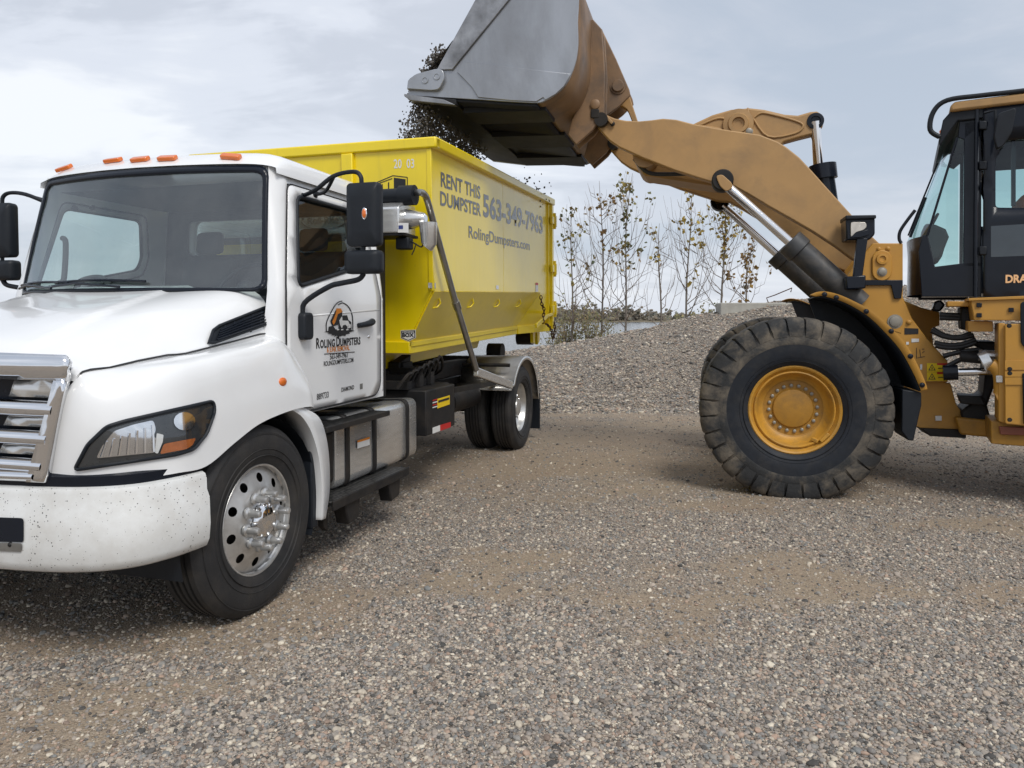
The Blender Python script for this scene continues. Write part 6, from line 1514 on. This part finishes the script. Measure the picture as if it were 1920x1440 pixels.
hi = MR().prism(xz(Ar([(1812, 640), (1868, 640), (1872, 700), (1850, 760), (1862, 800), (1805, 800), (1800, 770), (1842, 740), (1846, 700), (1850, 660)], 1.1)), 1.05, 1.6); hi.build('hitch_casting', M['frame'], load, bevel=.02)
MR().prism(xz(Ar([(1790, 782), (1870, 790), (1870, 822), (1800, 815)], 1.0)), 1.0, 1.8).build('hitch_lower', M['rim_dark'], load, bevel=.02)
MR().prism(xz(Ar([(1795, 740), (1840, 742), (1848, 760), (1800, 756)], 1.0)), .95, 1.2).build('hitch_lug', M['frame'], load, bevel=.012)
MR().tube([LR.Y(1790, 698, .85), LR.Y(1862, 696, .85)], .035, 14).build('steering_rod', M['chrome'], load, smooth=60)
MR().tube([LR.Y(1768, 699, .86), LR.Y(1796, 698, .86)], .07, 14).build('steering_eye', M['gloss_black'], load)
MR().tube([LR.Y(1842, 682, .6), LR.Y(1858, 676, .6)], .095, 16).build('coupling', M['steel'], load, smooth=50)
MR().tube([LR.Y(u, v, .52) for u, v in ((1858, 683), (1868, 690), (1876, 706), (1876, 740), (1868, 746))], .055, 14, smooth=4).build('filler_pipe', M['cat'], load, smooth=60)
MR().prism(xz(Ar([(1867, 704), (1880, 704), (1880, 717), (1867, 717)], .47)), .45, .60).build('pipe_clamp', M['steel'], load, bevel=.004)
MR().tube([LR.Y(1800, 668, .8), LR.Y(1842, 672, .8)], .05, 12).build('valve_pipe', M['frame'], load); MR().tube([LR.Y(1835, 666, .75), LR.Y(1872, 668, .75)], .05, 12).build('valve_pipe', M['steel'], load)
for (ua, va), (ub, vb), sag in (((1748, 616), (1822, 624), 12), ((1746, 620), (1826, 628), 10), ((1752, 642), (1830, 636), 8), ((1754, 648), (1830, 642), 7), ((1768, 668), (1840, 655), -2), ((1772, 690), (1840, 662), -4), ((1762, 590), (1818, 592), 0), ((1762, 596), (1818, 598), 0)):
    pts = [LR.Y(lerp(ua, ub, t), lerp(va, vb, t) + sag*4*t*(1-t), .95) for t in (0, .25, .5, .75, 1)]
    MR().tube(pts, .022, 8, smooth=4).build('hose', M['hose'], load, smooth=80)
MR().prism(xz(Ar([(1752, 565), (1763, 562), (1772, 572), (1762, 585), (1746, 583)], 1.2)), 1.1, 1.4).build('cab_mount', M['gloss_black'], load, bevel=.02)
MR().prism(xz(Ar([(1800, 575), (1820, 575), (1820, 620), (1802, 618)], .9)), .85, 1.3).build('valve_block', M['frame'], load, bevel=.02)

# ---- bucket
bk_ = empty('bucket', parent=load)
B0, B1 = -.05, 2*LC + .05
inner = [(765, 180), (800, 181), (832, 183), (900, 187), (960, 191), (1006, 193), (1023, 188), (1044, 175), (1060, 160), (1071, 139), (1080, 112), (1084, 79), (1083, 40), (1085, 0)]
SHP = [(p[0], p[2]) for p in A(inner, B0)]
SHP += [(SHP[-1][0] - .02, SHP[-1][1] + .22), (SHP[-1][0] - .12, SHP[-1][1] + .42), (SHP[-1][0] - .32, SHP[-1][1] + .62)]
SHP = [(p.x, p.z) for p in catmull([Vector((a, 0, z)) for a, z in SHP], 3)]
top_ = SHP[-1]
nb_ = 13
shell = MB().grid([[(a, lerp(B0 + .02, B1 - .02, k/(nb_-1)), z) for a, z in SHP] for k in range(nb_)])
i_h = next(i for i, p in enumerate(SHP) if p[0] > SHP[0][0] + 1.25)
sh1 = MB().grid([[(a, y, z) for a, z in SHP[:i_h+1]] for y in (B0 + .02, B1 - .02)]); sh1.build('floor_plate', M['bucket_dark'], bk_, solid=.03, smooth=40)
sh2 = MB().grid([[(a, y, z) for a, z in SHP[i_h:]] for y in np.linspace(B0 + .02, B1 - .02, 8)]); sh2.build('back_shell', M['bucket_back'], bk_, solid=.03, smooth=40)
sc0, sc1 = LO.Y(821, 132, B0), LO.Y(894, 0, B0); dz = (sc1[0] - sc0[0])/(sc1[2] - sc0[2])
stop = (sc1[0] + dz*(top_[1] - sc1[2]), top_[1])
sidep = [SHP[0]] + [(LO.Y(u, v, B0)[0], LO.Y(u, v, B0)[2]) for u, v in ((768, 160), (800, 138), (821, 132))] + [(sc1[0], sc1[2]), (stop[0]*.995 - .0, stop[1] - .02)] + SHP[::-1][:-1]
sidep = [p for i, p in enumerate(sidep)]
for y0, y1 in ((B0, B0 + .03), (B1 - .03, B1)): MB().prism(sidep, y0, y1).build('side_plate', M['bucket'], bk_, bevel=.004)
for f2 in (0, 1):
    mir = (lambda m_: m_.mirror(LC)) if f2 else (lambda m_: m_)
    a0, a1 = LO.Y(956, 0, B0), LO.Y(849, 132, B0); e2 = (a0[0] + (a0[0]-a1[0])/(a0[2]-a1[2])*(stop[1] - .05 - a0[2]), stop[1] - .05)
    mir(MB().prism([(sc0[0] - .005, sc0[2]), (sc1[0] - .005, sc1[2]), (stop[0] - .005, stop[1] - .03), e2, (a0[0], a0[2]), (a1[0], a1[2])], B0 - .024, B0 + .034)).build('side_cutter', M['bucket_cut'], bk_, bevel=.006)
    cp = rpoly(xz(A([(766, 170), (768, 152), (783, 141), (822, 131), (834, 134), (836, 150), (826, 170), (812, 172), (770, 169)], B0)), .03)
    mir(MB().prism(cp, B0 - .045, B0 + .05)).build('corner_adapter', M['bucket'], bk_, bevel=.008)
    for u, v in ((822, 146), (800, 153)):
        p_ = LO.Y(u, v, B0); mir(MB().lathe([(.034, 0), (.034, -.008), (.024, -.009), (.021, -.003), (.0005, -.003)], 16, (p_[0], B0 - .045, p_[2]))).build('adapter_bolt', M['bucket'], bk_, smooth=40)
    wp_ = xz(A([(868, 116), (1071, 139), (1058, 162), (1042, 177), (1023, 188), (1019, 183), (1006, 191), (960, 189), (897, 183), (886, 165), (868, 146), (858, 136)], B0))
    mir(MB().prism(wp_, B0 - .012, B0 + .0)).build('wear_plate', M['bucket'], bk_, bevel=.004)
    hp_ = xz(A([(1100, 42), (1113, 39), (1130, 58), (1135, 140), (1133, 216), (1112, 246), (1082, 273), (1066, 254), (1074, 225), (1092, 190), (1098, 120)], .80))
    for y_ in (.755, .95): mir(MB().prism(hp_, y_, y_ + .05)).build('hinge_plate', M['bucket_back'], bk_, bevel=.008)
    p_ = LO.Y(1116, 196, .755); mir(MB().lathe([(.05, 0), (.05, -.018), (.044, -.022), (.0005, -.022)], 16, (p_[0], .755, p_[2]))).build('hinge_bolt', M['bucket_back'], bk_, smooth=40)
    mir(MB().prism(rpoly(xz(A([(1108, 205), (1124, 205), (1124, 222), (1108, 222)], .755)), .02), .735, .756)).build('hinge_keeper', M['frame'], bk_, bevel=.006)
    p_ = LO.Y(1128, 226, .8); mir(MB().tube([(p_[0], .74, p_[2]), (p_[0], 1.02, p_[2])], .07, 16)).build('hinge_pin', M['frame'], bk_, smooth=40)
    cpp = xz(A([(1112, 44), (1130, 58), (1155, 110), (1180, 168), (1182, 178), (1160, 200), (1136, 218), (1118, 218), (1112, 130)], 1.22))
    mir(MB().prism(cpp, 1.22, 1.27)).build('link_plate', M['bucket_back'], bk_, bevel=.008)
    p_ = LO.Y(1159, 162, 1.22); mir(MB().lathe([(.085, 0), (.085, -.012), (.064, -.013), (.064, -.03), (.058, -.036), (.0005, -.036)], 20, (p_[0], 1.22, p_[2]))).build('link_pin', M['bucket_back'], bk_, smooth=40)
# cutting edge and wear strips under the floor
ce = A([(760, 180), (856, 197)], B0); n0 = Vector((ce[0][0], 0, ce[0][2])); n1 = Vector((ce[1][0], 0, ce[1][2]))
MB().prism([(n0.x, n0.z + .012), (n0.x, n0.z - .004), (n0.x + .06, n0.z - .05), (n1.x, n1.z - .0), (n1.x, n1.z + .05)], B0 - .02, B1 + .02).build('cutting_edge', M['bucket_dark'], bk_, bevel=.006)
for y_ in (B0 - .026, B1 - .05): MB().prism([(n0.x - .004, n0.z + .016), (n0.x - .004, n0.z - .006), (n0.x + .06, n0.z - .055), (n1.x, n1.z - .006), (n1.x - .12, n1.z + .055)], y_, y_ + .076).build('edge_corner', M['bucket_cut'], bk_, bevel=.006)
s_i = SHP
def under(a0, a1, y0, y1, th, nm):
    P_ = [(a, z) for a, z in SHP if a0 <= a <= a1 and z < SHP[0][1] + .12][:40]
    P_ = [p for p in P_ if p[1] < SHP[0][1]]
    mb = MB().prism(P_ + [(a, z - th) for a, z in P_[::-1]], y0, y1); mb.build(nm, M['bucket_dark'], bk_, bevel=.004)
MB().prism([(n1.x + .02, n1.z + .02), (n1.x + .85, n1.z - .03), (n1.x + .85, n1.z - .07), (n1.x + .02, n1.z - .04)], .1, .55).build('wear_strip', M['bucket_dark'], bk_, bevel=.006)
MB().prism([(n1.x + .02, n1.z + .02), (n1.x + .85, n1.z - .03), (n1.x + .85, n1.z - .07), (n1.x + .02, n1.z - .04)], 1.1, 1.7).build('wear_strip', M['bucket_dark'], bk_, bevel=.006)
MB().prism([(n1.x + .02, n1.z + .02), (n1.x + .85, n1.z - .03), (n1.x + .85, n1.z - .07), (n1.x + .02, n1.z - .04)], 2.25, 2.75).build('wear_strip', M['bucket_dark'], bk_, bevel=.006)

# ---- gravel in the bucket and falling from its lip
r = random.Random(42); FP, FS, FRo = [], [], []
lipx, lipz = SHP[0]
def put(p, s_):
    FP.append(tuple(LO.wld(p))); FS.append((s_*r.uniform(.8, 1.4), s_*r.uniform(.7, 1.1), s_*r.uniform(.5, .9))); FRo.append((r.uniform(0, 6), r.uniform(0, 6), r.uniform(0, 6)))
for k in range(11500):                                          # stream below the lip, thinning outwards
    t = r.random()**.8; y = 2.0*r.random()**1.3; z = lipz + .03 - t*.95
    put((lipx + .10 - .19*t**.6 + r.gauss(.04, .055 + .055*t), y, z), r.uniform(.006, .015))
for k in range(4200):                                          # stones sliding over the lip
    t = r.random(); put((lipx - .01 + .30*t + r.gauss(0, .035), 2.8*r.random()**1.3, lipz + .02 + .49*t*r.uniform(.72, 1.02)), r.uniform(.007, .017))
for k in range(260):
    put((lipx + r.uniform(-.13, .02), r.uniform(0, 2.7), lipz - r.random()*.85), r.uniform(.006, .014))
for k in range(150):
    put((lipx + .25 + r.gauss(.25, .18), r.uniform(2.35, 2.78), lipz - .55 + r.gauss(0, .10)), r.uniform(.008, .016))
M['spill_shade'] = pmat('shade_toned_gravel', (.12, .11, .10), .7, 0, .5, 9)  # falling stones get a darker colour that stands in for backlit shade
fg_ = scatter('falling_gravel', FP, FS, FRo, M['spill_shade'], 1); tag(fg_, 'gravel spilling from the bucket lip into the dumpster', 'gravel', kind='stuff')
hp = MB(); rows = []
for i in range(20):
    t = i/19; row = []
    for j in range(28):
        y = lerp(B0 + .04, B1 - .04, j/27); a = lerp(lipx + .03, SHP[0][0] + 1.35, t); z = lipz + .03 + .62*math.sin(min(1, t*1.7)*math.pi/2) + .05*noise.fractal(Vector((a*4, y*4, 1)), .7, 2, 3)
        row.append((a, y, z))
    rows.append(row)
load_heap = hp.grid(rows).build('bucket_load', M['pile'], None, smooth=180); load_heap.location = (LO.o[0], LO.o[1], 0); load_heap.rotation_euler = (0, 0, LO.ang); tag(load_heap, 'heaped gravel still lying in the raised bucket', 'gravel', kind='stuff')
rows = []
for i in range(16):
    row = []
    for j in range(16):
        x = lerp(.06, 4.1, i/15); y = lerp(.05, DW - .05, j/15); row.append((x, y, .75 + .35*math.exp(-((x-1.2)/1.0)**2 - ((y-1.2)/.8)**2) + .05*noise.noise(Vector((x*3, y*3, 0)))))
    rows.append(row)
dl = MB().grid(rows).build('dumpster_load', M['pile'], None, smooth=180); dl.matrix_world = dump.matrix_world.copy(); tag(dl, 'gravel already lying inside the yellow dumpster', 'gravel', kind='stuff')
